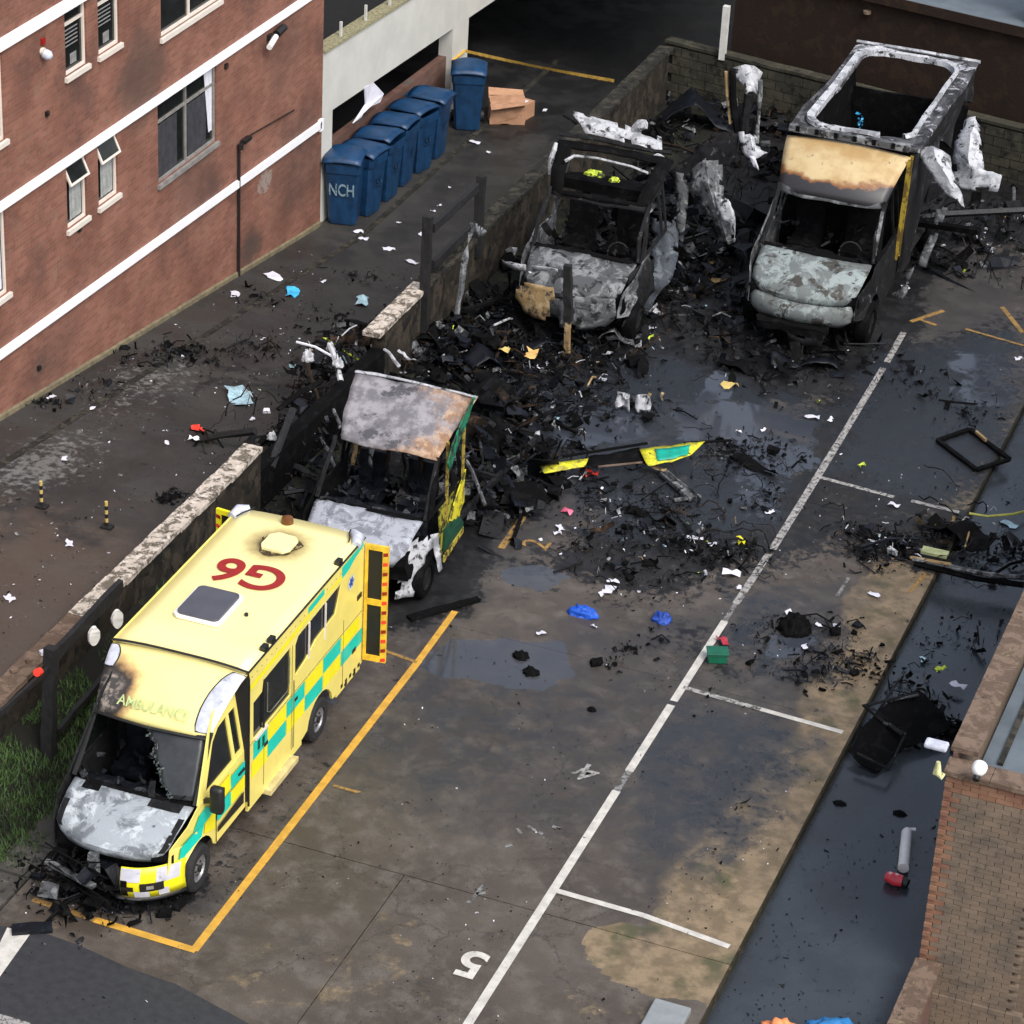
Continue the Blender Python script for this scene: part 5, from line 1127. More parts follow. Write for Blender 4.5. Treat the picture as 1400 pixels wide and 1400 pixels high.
interior(D, MT['char'], MT['ashdark'], 40, 14)
for yy, mt in ((1.30, 'tan'), (1.48, 'bronze')): M().beam((1.02, yy, 2.6), (1.0, yy-.02, .9), .05, .03).obj('door_post', layered('ochre_post', [((.35, .25, .03), 0), ((.12, .08, .02), .5)], .6, 6), D)
M().beam((.90, .1, 1.3), (.86, .5, 2.0), .05).obj('windscreen_post', MT['ashgrey'], D)
# roof rim with rounded opening
m = M(); m.plate([rr(-1.06, 1.10, 1.55, 6.0, .08, 2), rr(-.80, .80, 1.95, 5.72, .42)], lambda a, b: (a, b, 2.66+.02*math.sin(b*2)), lambda a, b: (a, b, 2.60)); m.obj('roof_rim', layered('ash_rim', [((.08, .08, .088), 0), ((.025, .025, .028), .5), ((.38, .39, .42), .58), ((.02, .02, .022), .63)], .7, 2.4), D, sub=2, noisy=(.055, 1.6))
ring = rr(-.80, .80, 1.95, 5.72, .42); ring = ring[3:]+ring[:1]
lip = M(); n0 = len(ring); rows = []
for k, (a, b) in enumerate(ring):
    w_ = .10+.07*noise.noise(Vector((k*.4, 1, 0))) + (.06 if a < -.5 else 0)
    c0 = Vector((a, b, 0)); o_ = Vector((a, (b-3.8)*.6, 0)).normalized()
    rows.append([tuple(c0+Vector((0, 0, 2.60))), tuple(c0+o_*.01+Vector((0, 0, 2.70))), tuple(c0+o_*w_+Vector((0, 0, 2.71))), tuple(c0+o_*(w_+.02)+Vector((0, 0, 2.66)))])
lip.grid(rows).obj('rim_lip', MT['ash'], D, sub=2, noisy=(.035, 3), smooth=50)
M().tube([(-1.06, 6.0, 2.68), (0, 6.0, 2.69), (1.1, 6.0, 2.68)], .03, 6).obj('rear_edge', MT['ash'], D)
m = M(); m.plate([[(1.55, .6), (1.55, 2.6), (6.0, 2.6), (6.0, .6)]], lambda a, b: (-1.05, a, b), lambda a, b: (-1.0, a, b)); m.obj('box_side', MT['char'], D, sub=3, noisy=(.06, 2))
m = M(); m.plate([[(1.55, .5), (1.5, 2.58), (6.0, 2.58), (5.9, 2.0), (5.2, 2.25), (4.4, 1.7), (3.6, 2.1), (3.0, 1.5), (2.5, .9), (2.3, .5)]], lambda a, b: (1.06, a, b), lambda a, b: (1.0, a, b)); m.obj('box_side', layered('char_side', [((.008, .008, .009), 0), ((.03, .03, .033), .56), ((.3, .3, .32), .68)], .8, 2.5), D, sub=2, noisy=(.07, 2))
M().box((-1.0, 1.6, .55), (1.0, 5.9, .62)).obj('box_floor', MT['dark'], D); M().box((-1.0, 5.88, .6), (1.0, 5.94, 1.9)).obj('rear_frame', MT['char'], D, sub=2, noisy=(.04, 3))
M().box((-1.0, 1.5, .6), (1.0, 1.56, 2.4)).obj('bulkhead', MT['char'], D)
rubble('box_contents', [(-.3, 3, 1, 1.), (.3, 4, 1, 1.), (0, 5, 1, .8)], 380, .15, [MT['char'], MT['charblue'], MT['ashdark'], MT['ash']], [9, 5, 3, .15], zf=lambda x, y: .6, hgt=.8, parent=D, seed=51)
M().tube([(-.55, 2.05, 2.3), (-.1, 2.2, 2.32), (.3, 2.1, 2.25), (.75, 1.8, 2.1)], .025, 6).obj('hanging_rail', MT['ashgrey'], D)
for (x, y, s) in ((.90, 0, 1), (-.90, 0, -1), (.95, 3.99, 1), (-.95, 3.99, -1)): wheel(D, x, y, s, True)
M().box((-.62, -1.0, .38), (.5, -.72, .5)).obj('front_bumper', MT['char'], D, sub=3, noisy=(.05, 4)); sheetp([[(-.1, -.98, .42), (.5, -.95, .42)], [(-.05, -1.0, .2), (.45, -.95, .22)]], 'number_plate_bracket', MT['ashdark'], D, .03, 4)
bs = M(); random.seed(9)
pb = ony(1177, 165, 22.2)
for k in range(10): shard(bs, (pb.x+random.gauss(0, .05), 22.2, pb.z+random.gauss(0, .10)), .09, 0, 1)
bs.obj('strap', MT['cyan'], label='bright blue strap hanging inside the box of the back right ambulance', cat='strap')
cs = empty('crumpled_panel', (0.9, 21.5, 0), label='crumpled ash-white body sheets hanging off the right of the back right ambulance', cat='metal sheet')
sheetp(wl([[(1320,165,22.6),(1335,160,22.6),(1340,175,22.6)],[(1308,195,22.3),(1325,190,22.1),(1342,200,22.2)],[(1303,225,22.1),(1325,222,21.9),(1345,232,22)],[(1300,245,22),(1330,240,21.9),(1370,238,21.9)],[(1312,258,21.9),(1335,262,21.8),(1364,264,21.8)]], cs), 'crumpled_sheet', MT['ash'], cs, .08, 3)
sheetp(wl([[(1252,205,21.4),(1275,200,21.4),(1298,215,21.4)],[(1262,225,21.2),(1282,222,21.1),(1300,235,21.2)],[(1275,240,21.1),(1300,250,21),(1316,270,21)],[(1290,262,21),(1305,272,20.9),(1318,285,20.9)]], cs), 'crumpled_sheet', MT['ash'], cs, .06, 4)
sheetp(wl([[(1283,280,20.9),(1296,285,20.9)],[(1272,320,20.7),(1282,325,20.6)],[(1258,350,20.5),(1270,352,20.5)],[(1256,362,20.4),(1266,366,20.4)]], cs), 'hanging_strip', MT['ashgrey'], cs, .04, 4)
sheetp(wl([[(1240,370,20.2),(1250,365,20.2)],[(1232,395,20.1),(1240,400,20.1)],[(1218,402,20),(1234,410,20)]], cs), 'hanging_strip', MT['ashgrey'], cs, .03, 5)

# ================================================================== SMALL THINGS
random.seed(100)
# ---- wheelie bins
def make_bin(label, group=None, mark='NCH'):
    t = empty('wheelie_bin', label=label, cat='bin', group=group)
    W_, Dp, H = .36, .42, 1.25
    def sec(z, s, r=.06): 
        w_, d_ = W_*s, Dp*s
        return [(-w_+r, -d_, z), (w_-r, -d_, z), (w_, -d_+r, z), (w_, d_-r, z), (w_-r, d_, z), (-w_+r, d_, z), (-w_, d_-r, z), (-w_, -d_+r, z)]
    zs = [(0.02, .76), (.10, .79), (1.05, .97), (1.06, 1.03), (1.16, 1.05), (H, 1.05)]
    vs = []; fs = []
    for z, s in zs: vs += sec(z, s)
    for i in range(len(zs)-1):
        for k in range(8): fs.append((i*8+k, i*8+(k+1) % 8, (i+1)*8+(k+1) % 8, (i+1)*8+k))
    fs += [tuple(range(8))[::-1]]
    M().add(vs, fs).obj('body', MT['binblue'], t, smooth=30)
    lid = [[(x, y, H+.03+.09*(1-(x/.40)**2)*(.4+.6*(y+.5))+(.05 if abs(y) < .4 else .0)) for x in np.linspace(-.40, .40, 7)] for y in np.linspace(-.50, .44, 7)]
    M().grid(lid).obj('lid', MT['binblue'], t, smooth=50, solid=.035)
    M().tube([(-.30, .50, H+.02), (.30, .50, H+.02)], .022, 6).obj('handle', MT['binblue'], t)
    for sg in (-1, 1): M().tube([(sg*.30, .36, .11), (sg*.37, .36, .11)], .11, 12).obj('wheel', MT['binblack'], t)
    if mark:
        text(mark, .34, layered('bin_lettering', [((.22, .32, .38), 0), ((.01, .05, .11), .55)], .6, 14), (0, -.412, .72), (math.radians(94.5), 0, 0), t, 'stencil_letters', bold=.006, sx=.72)
    return t
b1 = onpath(462, 306)
bt = make_bin('nearest blue wheelie bin, with white letters on its front, at the brick corner')
bt.location = b1+Vector((.02, .28, 0)); bt.rotation_euler = (0, 0, math.radians(14)); bt.scale = (1.06, 1.0, 1.16)
proto_kids = None
lbls = ['blue wheelie bin directly behind the one with lettering facing out', 'third blue bin of the row along the gallery wall', 'fourth blue bin of the row, partly hidden by its neighbour', 'fifth blue bin of the row below the torn white sheet', 'far end blue bin of the wall row before the gap']
bt['group'] = 'blue wheelie bins'
def copy_tree(o, parent=None):
    c = o.copy(); COL.objects.link(c); c.parent = parent
    for ch in o.children:
        if not ch.name.startswith('stencil'): copy_tree(ch, c)
    return c
faint = layered('faint_scuffs', [((.004, .03, .082), 0), ((.16, .24, .30), .60)], .6, 16)
for i, l in enumerate(lbls):
    c = copy_tree(bt); c['label'] = l
    c.location = (-12.98+random.uniform(-.04, .04), 23.15+i*.92, pathz(24)); c.rotation_euler = (0, 0, math.radians(84+random.uniform(-8, 8))); c.scale = (1.0, 1.0, 1.12)
    f_ = text('S5', .30, faint, (random.uniform(-.05, .05), -.412, .68), (math.radians(94.5), 0, 0), c, 'worn_marks', bold=.004, sx=.8)
    for q_ in c.children:
        if q_.name.startswith('lid'): q_.rotation_euler = (math.radians(random.uniform(-5, 1)), 0, math.radians(random.uniform(-3, 3)))
c = copy_tree(bt); c['label'] = 'lone blue wheelie bin by the white column and cardboard boxes'; p = onpath(630, 176)
c.location = p+Vector((.05, .25, 0)); c.rotation_euler = (0, 0, math.radians(20)); c.scale = (1.05, 1.0, 1.12)
# ---- cardboard boxes
cb = empty('cardboard_box', onpath(690, 166)+Vector((0, .1, 0)), math.radians(25), label='large brown cardboard carton beside the lone blue bin', cat='box')
M().box((-.42, -.3, 0), (.42, .3, .5)).obj('carton', MT['card'], cb, sub=3, noisy=(.045, 3))
m = M(); m.add([(-.42, -.3, .5), (.42, -.3, .5), (.45, -.5, .58), (-.40, -.48, .42)], [(0, 1, 2, 3)]); m.add([(-.42, .3, .5), (.42, .3, .5), (.4, .52, .56), (-.42, .5, .62)], [(0, 1, 2, 3)]); m.obj('flap', MT['card'], cb, solid=.012)
M().box((.1, -.304, .2), (.28, -.301, .34)).obj('shipping_label', MT['lilac'], cb)
cb = empty('cardboard_box', onpath(712, 158), math.radians(-12), label='smaller open cardboard box with white label on the right of the carton', cat='box')
M().box((-.25, -.2, 0), (.25, .2, .38)).obj('carton', MT['card'], cb); m = M(); m.add([(-.25, -.2, .38), (.25, -.2, .38), (.3, -.42, .30), (-.22, -.4, .2)], [(0, 1, 2, 3)]); m.obj('flap', MT['card'], cb, solid=.012); M().box((-.1, -.15, .381), (.15, .1, .384)).obj('shipping_label', MT['lilac'], cb)
LMK = {'blue cloth': (797,840), 'second blue cloth': (905,848), 'green box': (980,893), 'yellow numeral two': (735,745), 'livery strip': (850,625), 'silver foil pieces': (864,556), 'black heap left of the long line': (965,745),
 'upper bay line': (1220,680), 'middle bay line': (1040,970), 'black rectangular frame': (1332,615), 'last wreck on the right': (1130,430), 'back row middle wreck': (800,420), 'heap on the right kerb': (1250,740), 'burnt black bundle': (1085,862), 'puddle': (710,905), 'rusty roof panel': (570,560),
 'drain pipe foot': (322,375), 'row of blue bins': (500,270), 'lone blue bin': (632,180), 'charred fence': (610,330), 'detached pale coping': (535,425), 'pale blue crumpled plastic': (328,545), 'left banded post': (57,680), 'right banded post': (145,710), 'gravelly patch': (110,600), 'bright blue plastic piece': (400,402), 'path corner at the left edge': (10,820), 'bend of the banded wall foot': (230,470),
 'right burnt door': (1230,990), 'yellow green hose': (1360,705)}
USED = {}
def ulabel(what, px, py, s):
    L = sorted(LMK.items(), key=lambda kv: (kv[1][0]-px)**2+(kv[1][1]-py)**2)
    for sz in (('small ' if s < .13 else ''),):
        for nm, (x, y) in L[:3]:
            dx, dy = px-x, py-y
            d = ('right of' if dx > 0 else 'left of') if abs(dx) > abs(dy) else ('below' if dy > 0 else 'above')
            l = f'{sz}{what} just {d} the {nm}'
            if l not in USED: USED[l] = 1; return l
            l = f'{sz}{what} lying {"upper" if dy < 0 else "lower"} {"right" if dx > 0 else "left"} of the {nm}'
            if l not in USED: USED[l] = 1; return l
    return l
def scrap(px, py, name, mat, size=.12, label=None, cat='debris', group=None, where='slab', n=3, thick=.0, dz=.0, aspect=1.6, lift=.03):
    p = onz(px, py, 0) if where == 'slab' else onpath(px, py) if where == 'path' else onz(px, py, -.17)
    a = random.random()*3.14; u = Vector((math.cos(a), math.sin(a), 0)); v = Vector((-u.y, u.x, 0)); m = M(); rows = []
    for i in range(5):
        rows.append([p+u*(i-2)/2*size*aspect*.5+v*(j-1)*size*.5*random.uniform(.5, 1.1)+Vector((0, 0, .012+lift*random.uniform(0, 1.6)+dz)) for j in range(3)])
    q = [[(r-p) for r in row] for row in rows]
    o = m.grid(q).obj(name, mat, smooth=60, label=label, cat=cat, group=group, sub=1 if size > .2 else 0, noisy=(.012, 9) if size > .2 else None); o.location = p
    return o
# pale scraps
for (x, y, s) in ((375,380,.30),(322,404,.22),(443,386,.13),(360,465,.10),(250,490,.08),(490,318,.16),(497,328,.15),(532,342,.18),(578,322,.14),(563,360,.2),(648,196,.2),(668,210,.10),(592,290,.08),(600,283,.08),(545,306,.08),(127,560,.10),(88,629,.12),(95,745,.15),(13,820,.14),(345,575,.10),(228,607,.08),(640,168,.22),(745,152,.12),(70,545,.12),(530,230,.06),(615,258,.06)):
    scrap(x, y, 'paper_scrap', MT['lilac'], s*.9, ulabel('torn pale scrap', x, y, s), 'paper', 'pale scraps on the path', 'path')
for (x, y, s) in ((838,797,.15),(832,808,.22),(822,814,.10),(740,868,.12),(812,858,.08),(765,724,.14),(762,731,.10),(738,675,.2),(720,655,.12),(950,738,.20),(975,745,.12),(1000,785,.22),(948,758,.12),(1052,702,.12),(1195,742,.15),(1340,325,.3),(1110,572,.2),(1135,575,.12),(1044,590,.08),(1010,592,.08),(893,450,.12),(1100,887,.12),(1010,806,.1),(1222,692,.14),(1392,492,.12),(1238,395,.14),(748,495,.18),(610,480,.14),(590,425,.1),(1195,815,.14),(1085,843,.22),(1120,858,.1),(1142,857,.1),(830,1240,.0)):
    if s: scrap(x, y, 'paper_scrap', MT['lilac'], s*.85, ulabel('torn white scrap', x, y, s), 'paper', 'white scraps on the car park')
for (x, y, s) in ((1150,1030,.0),(1262,905,.1),(1330,650,.12),(1380,718,.2),(1295,672,.1)):
    if s: scrap(x, y, 'paper_scrap', MT['paleblue'], s, ulabel('pale blue scrap', x, y, s), 'paper', 'pale scraps on the strip', 'strip')
for (x, y, s, mt, wh, lb) in ((400,402,.28,'cyan','path','bright blue plastic piece on the path near the brick wall'), (328,545,.5,'paleblue','path','pale blue crumpled plastic near the broken wall end'), (495,415,.28,'paleblue','path','bluish scrap on the path beside the detached coping'), (270,590,.16,'redbright','path','small red and white fragment at the tip of a charred bar'), (265,604,.12,'white','path','small white fragment beside the red one on the path'), (804,650,.22,'redbright','slab','bright red scrap under the livery strip'), (775,703,.13,plain('pink_scrap', (.65,.12,.2), .5),'slab','pink scrap beside the yellow numeral two'), (1012,742,.16,'brightyellow','slab','yellow scrap on the black heap left of the white line'), (1365,560,.0,'white','slab',''), (988,880,.16,plain('dark_red_scrap', (.35,.03,.05), .5),'slab','dark red scrap behind the green box'), (745,575,.3,'paleblue','slab','blue grey bent sheet behind the burnt cab'), (680,640,.35,'bluedk','slab','dark blue bent sheet right of the burnt cab door'), (905,560,.0,'white','slab',''), (690,515,.16,'stripeY','slab','orange and white melted piece in the wreck heap'), (725,520,.24,plain('melted_orange', (.6,.36,.12), .6),'slab','melted orange and white lump on the wreck heap'), (1178,640,.1,'hivis','slab','small yellow green scrap by the upper bay line'), (1120,552,.07,'hivis','slab','tiny yellow green scrap in the far soot'), (998,530,.2,'stripeY','slab','olive yellow cloth scrap at the far puddle edge'), (1070,558,.0,'orange','slab','')):
    if s: 
        scrap(x, y, 'scrap', MT[mt] if isinstance(mt, str) else mt, s, lb, 'debris', None, wh, lift=.06, dz=.0 if 'wreck' not in lb else .5)
# cloth heaps
def heap(px, py, name, mt, sx_, sy_, h, label, cat='clothing', zf=onz, rz=0):
    p = zf(px, py); me = bmesh.new(); bmesh.ops.create_icosphere(me, subdivisions=4, radius=1)
    for v in me.verts:
        c = v.co.copy(); d = 1+.35*noise.noise(c*2.2+Vector((px, 0, 0)))+.16*noise.noise(c*6)
        v.co = Vector((c.x*sx_*d, c.y*sy_*d, max(-.02, c.z)*h*d*(1+.5*noise.noise(c*3+Vector((0, px, 0))))))
    mm = bpy.data.meshes.new(name); me.to_mesh(mm); me.free(); mm.materials.append(mt); mm.shade_smooth()
    o = bpy.data.objects.new(name, mm); COL.objects.link(o); o.location = p; o.rotation_euler = (0, 0, rz); return props(o, label, cat)
heap(797, 840, 'cloth_bundle', MT['blue'], .24, .13, .13, 'bright royal blue crumpled cloth on open concrete')
heap(905, 848, 'cloth_bundle', MT['bluedk'], .15, .14, .12, 'deep blue crumpled cloth further right, at the edge of the debris')
heap(1085, 862, 'burnt_bundle', MT['char'], .26, .22, .26, 'black burnt bundle with white top edge right of the long white line', 'debris')
heap(712, 898, 'charred_lump', MT['char'], .13, .11, .09, 'charred lump in the puddle, the upper one of the pair', 'debris')
heap(726, 920, 'charred_lump', MT['char'], .13, .12, .08, 'charred lump in the puddle, the lower one of the pair', 'debris')
heap(809, 971, 'charred_lump', MT['char'], .07, .06, .05, 'small black lump alone on the open concrete below the puddle', 'debris')
CMM = Matrix.Translation((-5.80, 17.05, 0)) @ Matrix.Rotation(.03, 4, 'Z') @ Matrix.Diagonal((1.16, 1.16, 1.16, 1))
for (lx, lz, a_, b_, lb) in ((-.20, 2.29, .20, .10, 'crumpled hi-vis yellow cloth inside the middle wreck, left larger piece'), (.14, 2.25, .10, .08, 'crumpled hi-vis yellow cloth inside the middle wreck, right smaller piece')):
    heap(820, 240, 'hivis_cloth', MT['hivis'], a_, .09, b_, lb, 'clothing', lambda a, b, lx=lx, lz=lz: CMM @ Vector((lx, .98, lz)))
gbx = empty('plastic_box', onz(980, 903), .4, label='small green plastic box by the long white line', cat='box')
M().box((-.15, -.11, 0), (.15, .11, .16)).obj('tub', MT['greenbox'], gbx, bev=.02); M().box((-.17, -.13, .16), (.17, .13, .19)).obj('lid', MT['greenbox'], gbx, bev=.01)
# striped little posts on the path
for i, (a, b, lb) in enumerate((((57,694),(57,664),'small yellow and black banded post standing on the brown path, left one'), ((146,722),(144,690),'small yellow and black banded post nearer the wall coping'))):
    q = onpath(*a); bo = empty('bollard', q, label=lb, cat='bollard')
    M().box((-.09, -.07, 0), (.10, .08, .05)).obj('foot', MT['black'], bo, bev=.01)
    for k in range(6): M().tube([(0, 0, .04+k*.075), (0, 0, .04+(k+1)*.075)], .028, 8).obj('band', MT['stripeY'] if k % 2 else MT['black'], bo)
# traffic white tube and red base
q = onz(1222, 1208, -.17); 
cy = empty('gas_cylinder', q, label='white cylinder lying on the dark strip with a red base end', cat='cylinder')
e = onz(1239, 1142, -.17)-q; t0 = onz(1234, 1195, -.17)-q
M().tube([t0+Vector((0, 0, .10)), t0.lerp(e, .5)+Vector((0, 0, .10)), t0.lerp(e, .93)+Vector((0, 0, .10)), e+Vector((0, 0, .10))], [.08, .08, .075, .045], 14).obj('tube_body', MT['white'], cy, smooth=40)
M().tube([e+Vector((0, 0, .1)), e+Vector((.12, .03, .12))], .025, 6).obj('spout', MT['white'], cy)
M().tube([(-.12, 0, .09), (.0, -.02, .09), (.12, -.02, .09)], [.07, .095, .08], 12).obj('red_base', plain('red_pink', (.62, .04, .06), .35), cy, smooth=50); M().tube([(.10, .0, .08), (.2, -.02, .07)], .07, 10).obj('base_collar', MT['black'], cy, smooth=40)
for (a, b, hh) in (((-.06, -.02), .03, .17), ((.03, -.02), .028, .175)): M().tube([(a[0], a[1], hh-.03), (a[0], a[1], hh+.01)], b, 8).obj('knob', plain('pink_knob', (.8, .4, .4), .4), cy)
# bottom edge things
p = onz(915, 1388, 0); M().box((p.x-.25, p.y-.45, 0), (p.x+.25, p.y+.15, .10)).obj('utility_box', MT['greypanel'], bev=.02, label='grey box with flat lid at the bottom edge of the car park', cat='box')
heap(1068, 1416, 'fabric_bundle', MT['orange'], .30, .25, .16, 'orange cloth bundle cut off by the bottom edge', 'cloth', lambda a, b: onz(a, b, -.17))
heap(1148, 1414, 'tarpaulin', MT['cottonblue'], .42, .26, .14, 'blue tarpaulin bundle cut off by the bottom edge', 'cloth', lambda a, b: onz(a, b, -.17))
p = onz(44, 1272); M().box((-.26, -.10, 0), (.26, .10, .05)).obj('charred_board', MT['charblue'], label='short charred board lying beside the white line at the lower left', cat='debris', sub=2, noisy=(.012, 5)).location = (p.x, p.y, .012)
bpy.data.objects['charred_board'].rotation_euler = (0, 0, .55)
# dark objects on strip
for (x, y, lb) in ((1148,1099,'small black lump on the dark strip below the burnt door'),(1230,1113,'small black lump on the strip nearest the brown brick building'),(1108,1070,'small black lump beside the kerb edge of the dark strip')): heap(x, y, 'charred_lump', MT['char'], .10, .07, .04, lb, 'debris', lambda a, b: onz(a, b, -.17))['group'] = 'black lumps on the strip'

# ---- livery strip and its bracket
lv = empty('livery_strip', onz(850, 625), 0, label='long torn body strip with yellow and green film lying across the soot', cat='body panel')
def L0(px, py, z): return onz(px, py, z)-lv.location
def lsheet(pl, z, nm, mt, **k): 
    rows = [[L0(a, b, z+dz) for a, b in r_] for r_, dz in pl]; M().grid(rows).obj(nm, mt, lv, sub=2, noisy=(.018, 5), solid=.015, smooth=40, **k)
burntyel = layered('scorched_yellow_film', [((.62, .60, .03), 0), ((.40, .36, .05), .52), ((.03, .03, .015), .60)], .5, 5)
lsheet([([(738,637),(768,631),(804,627)], .03), ([(744,647),(775,642),(800,637)], .0)], .28, 'strip_end', burntyel)
lsheet([([(874,614),(918,608),(964,603)], .05), ([(886,636),(918,631),(944,622)], .0)], .28, 'strip_end', burntyel)
lsheet([([(896,614),(918,611),(944,608)], .055), ([(899,629),(918,627),(940,621)], .02)], .297, 'green_film', plain('green_film_dull', (.0,.30,.22), .5))
lsheet([([(804,624),(840,619),(874,612)], .0), ([(802,640),(840,636),(884,632)], -.02)], .26, 'strip_middle', MT['char'])
M().beam(L0(770, 624, .36), L0(885, 606, .38), .05, .03).obj('edge_rail', MT['char'], lv); M().beam(L0(818, 638, .26), L0(878, 632, .27), .035, .02).obj('edge_trim', MT['copingbrown'], lv)
M().beam(L0(935, 606, .2), L0(1000, 602, .12), .05, .03).obj('edge_rail', MT['char'], lv)
lsheet([([(878,632),(894,640),(908,646)], .0), ([(874,626),(890,630),(912,640)], -.02)], .12, 'film_tear', MT['tanC'])
M().beam(L0(908, 646, .10), L0(948, 682, .08),   .17, .06).obj('bracket', MT['ashgrey'], lv, sub=2, noisy=(.012, 6)); M().beam(L0(914, 646, .17), L0(956, 678, .14), .02).obj('bracket_edge', MT['ashgrey'], lv); M().beam(L0(922, 684, .08), L0(958, 678, .08), .07, .03).obj('bracket_foot', MT['ashgrey'], lv)
# crumpled silver pieces
for (x, y, lb) in ((850,552,'crumpled silver foil piece standing on the wet soot, left of two'), (878,556,'crumpled silver foil piece standing on the wet soot, right of two')):
    q = onz(x, y+10); m = M(); 
    rows = [[Vector((random.uniform(-.03, .03)+(j-1.5)*.09, random.uniform(-.08, .08), .04+i*.085)) for j in range(4)] for i in range(5)]
    o = m.grid(rows).obj('foil_piece', MT['ash'], sub=1, noisy=(.05, 7), smooth=60, solid=.01, label=lb, cat='debris'); o.location = q
# blue-grey sheets in the debris right of B
for (pts, z, nm, mt, lb) in (([(650,598),(672,612),(700,640),(660,625)], .5, 'body_sheet', 'charblue', 'dark blue grey sheet right of the burnt cab, upper one'), ([(668,640),(700,652),(704,668),(680,672)], .35, 'body_sheet', 'charblue', 'dark blue grey sheet right of the burnt cab, lower one'),
                         ([(512,548),(540,545),(580,560),(560,572)], .0, None, None, None)):
    if not nm: continue
    P_ = [onz(a, b, z) for a, b in pts]; c = sum(P_, Vector())/4
    M().grid([[P_[0]-c, P_[1]-c], [P_[3]-c, P_[2]-c]]).obj(nm, MT[mt], sub=3, noisy=(.07, 3), solid=.015, smooth=50, label=lb, cat='metal sheet').location = c
# black rectangular frame on the right
fr2 = empty('frame', onz(1332, 628), label='black rectangular window frame lying near the right kerb', cat='frame')
cs_ = [onz(*q_, .04)-fr2.location for q_ in ((1282,602),(1325,587),(1380,628),(1335,642))]
for i in range(4): M().beam(cs_[i], cs_[(i+1) % 4], .085, .05).obj('frame_bar', MT['char'], fr2, sub=2, noisy=(.012, 5))
M().beam(onz(1334,590,.09)-fr2.location, onz(1348,602,.09)-fr2.location, .05).obj('yellow_fixing', MT['tanC'], fr2)
# burnt door in the dark strip
dp = empty('burnt_door', onz(1210, 1000, -.17), label='large burnt door panel with metal rim leaning off the kerb onto the dark strip', cat='door')
def D0(a, b, z): return onz(a, b, z)-dp.location
M().grid([[D0(1158,1025,.0), D0(1200,970,.30), D0(1255,940,.35)], [D0(1180,1045,-.08), D0(1225,1000,.12), D0(1290,975,.15)], [D0(1200,1055,-.12), D0(1238,1020,.0), D0(1300,1000,.0)]]).obj('panel', MT['char'], dp, sub=3, noisy=(.05, 3), solid=.03)
M().tube([D0(1172,1030,.06), D0(1215,1052,.02), D0(1238,1003,.14), D0(1212,990,.22), D0(1180,965,.34), D0(1255,948,.40)], .025, 6).obj('rim', MT['ashdark'], dp)
M().beam(D0(1215,990,.26), D0(1234,1004,.18), .08, .02).obj('rim_plate', MT['ashdark'], dp); M().beam(D0(1182,1000,.10), D0(1232,925,.30), .03).obj('strut', MT['ashdark'], dp); M().beam(D0(1195,962,.3), D0(1256,950,.42), .025).obj('strut', MT['ashgrey'], dp)
scrap(1283, 935, 'scrap', MT['hivis'], .12, 'pale green scrap on top of the burnt door', 'debris', None, 'strip', dz=.25); scrap(1308, 946, 'scrap', MT['lilac'], .16, 'white scrap on the strip right of the burnt door', 'debris', None, 'strip', dz=.1)
# long metal bar at the right edge
lb_ = empty('metal_bar', onz(1300, 770), label='long bent metal bar crossing the kerb at the right edge', cat='bar')
def B0(a, b, z): return onz(a, b, z)-lb_.location
M().tube([B0(1248,764,.15), B0(1300,775,.2), B0(1345,785,.22), B0(1410,790,.2)], .045, 6).obj('bar_body', MT['ashgrey'], lb_, sub=1, noisy=(.02, 5)); M().tube([B0(1245,762,.16), B0(1300,772,.24)], .035, 5).obj('bar_end', MT['tanC'], lb_)
M().tube([B0(1250,770,.1), B0(1330,790,.08), B0(1400,800,.1)], .05, 6).obj('bar_under', MT['char'], lb_)
hz = M().tube([onz(1325,702,.1), onz(1350,706,.08), onz(1385,703,.0), onz(1410,697,-.05)], .022, 6).obj('hose', plain('yellow_hose', (.42, .42, .08), .5), label='thin yellow green hose crossing the kerb at the right edge', cat='hose')
M().box((-.22, -.10, 0), (.22, .10, .05)).obj('flat_panel', plain('pale_green_panel', (.33, .36, .18), .6), label='pale green flat piece on the black heap at the right kerb', cat='debris').location = onz(1278, 757, .12)
# ---- fences and posts
def fpost(m, x, y, z0, z1, w_=.10): m.beam((x, y, z0), (x+random.uniform(-.03, .03), y+random.uniform(-.05, .05), z1), w_)
fe = empty('burnt_fence', (WX+.16, 15.1, 0), label='charred fence with two posts and two rails standing on the wall', cat='fence')
def F0(a, b): return onx(a, b, WX+.16)-fe.location
for a, b, w_ in (((585,296),(578,462),.17), ((658,240),(652,352),.17)): M().beam(F0(*a), F0(*b), w_, .12).obj('post', MT['burntwood'], fe, sub=3, noisy=(.018, 4))
for a, b in (((592,312),(652,256)), ((592,362),(648,308))): M().beam(F0(*a), F0(*b), .09, .17).obj('rail', MT['burntwood'], fe, sub=3, noisy=(.018, 4))
M().beam(F0(598, 366), F0(640, 328), .05, .06).obj('rail_scrap', MT['copingdark'], fe)
bp = empty('bent_post', onx(625, 432, WX+.9), label='pale bent metal post leaning beside the charred fence', cat='post')
def Q0(a, b): return onx(a, b, WX+.9)-bp.location
M().tube([Q0(624,430), Q0(630,395), Q0(636,350), Q0(643,318)], [.05, .06, .065, .06], 7).obj('post_shaft', MT['ashgrey'], bp, sub=1, noisy=(.02, 6)); sheetp([[Q0(642,304), Q0(652,306), Q0(664,316)], [Q0(643,320), Q0(652,324), Q0(660,322)]], 'post_head', MT['ashgrey'], bp, .02, 6)
cpz = empty('charred_post', ony(777, 440, 15.6), label='tall thin charred post standing in front of the middle burnt ambulance', cat='post')
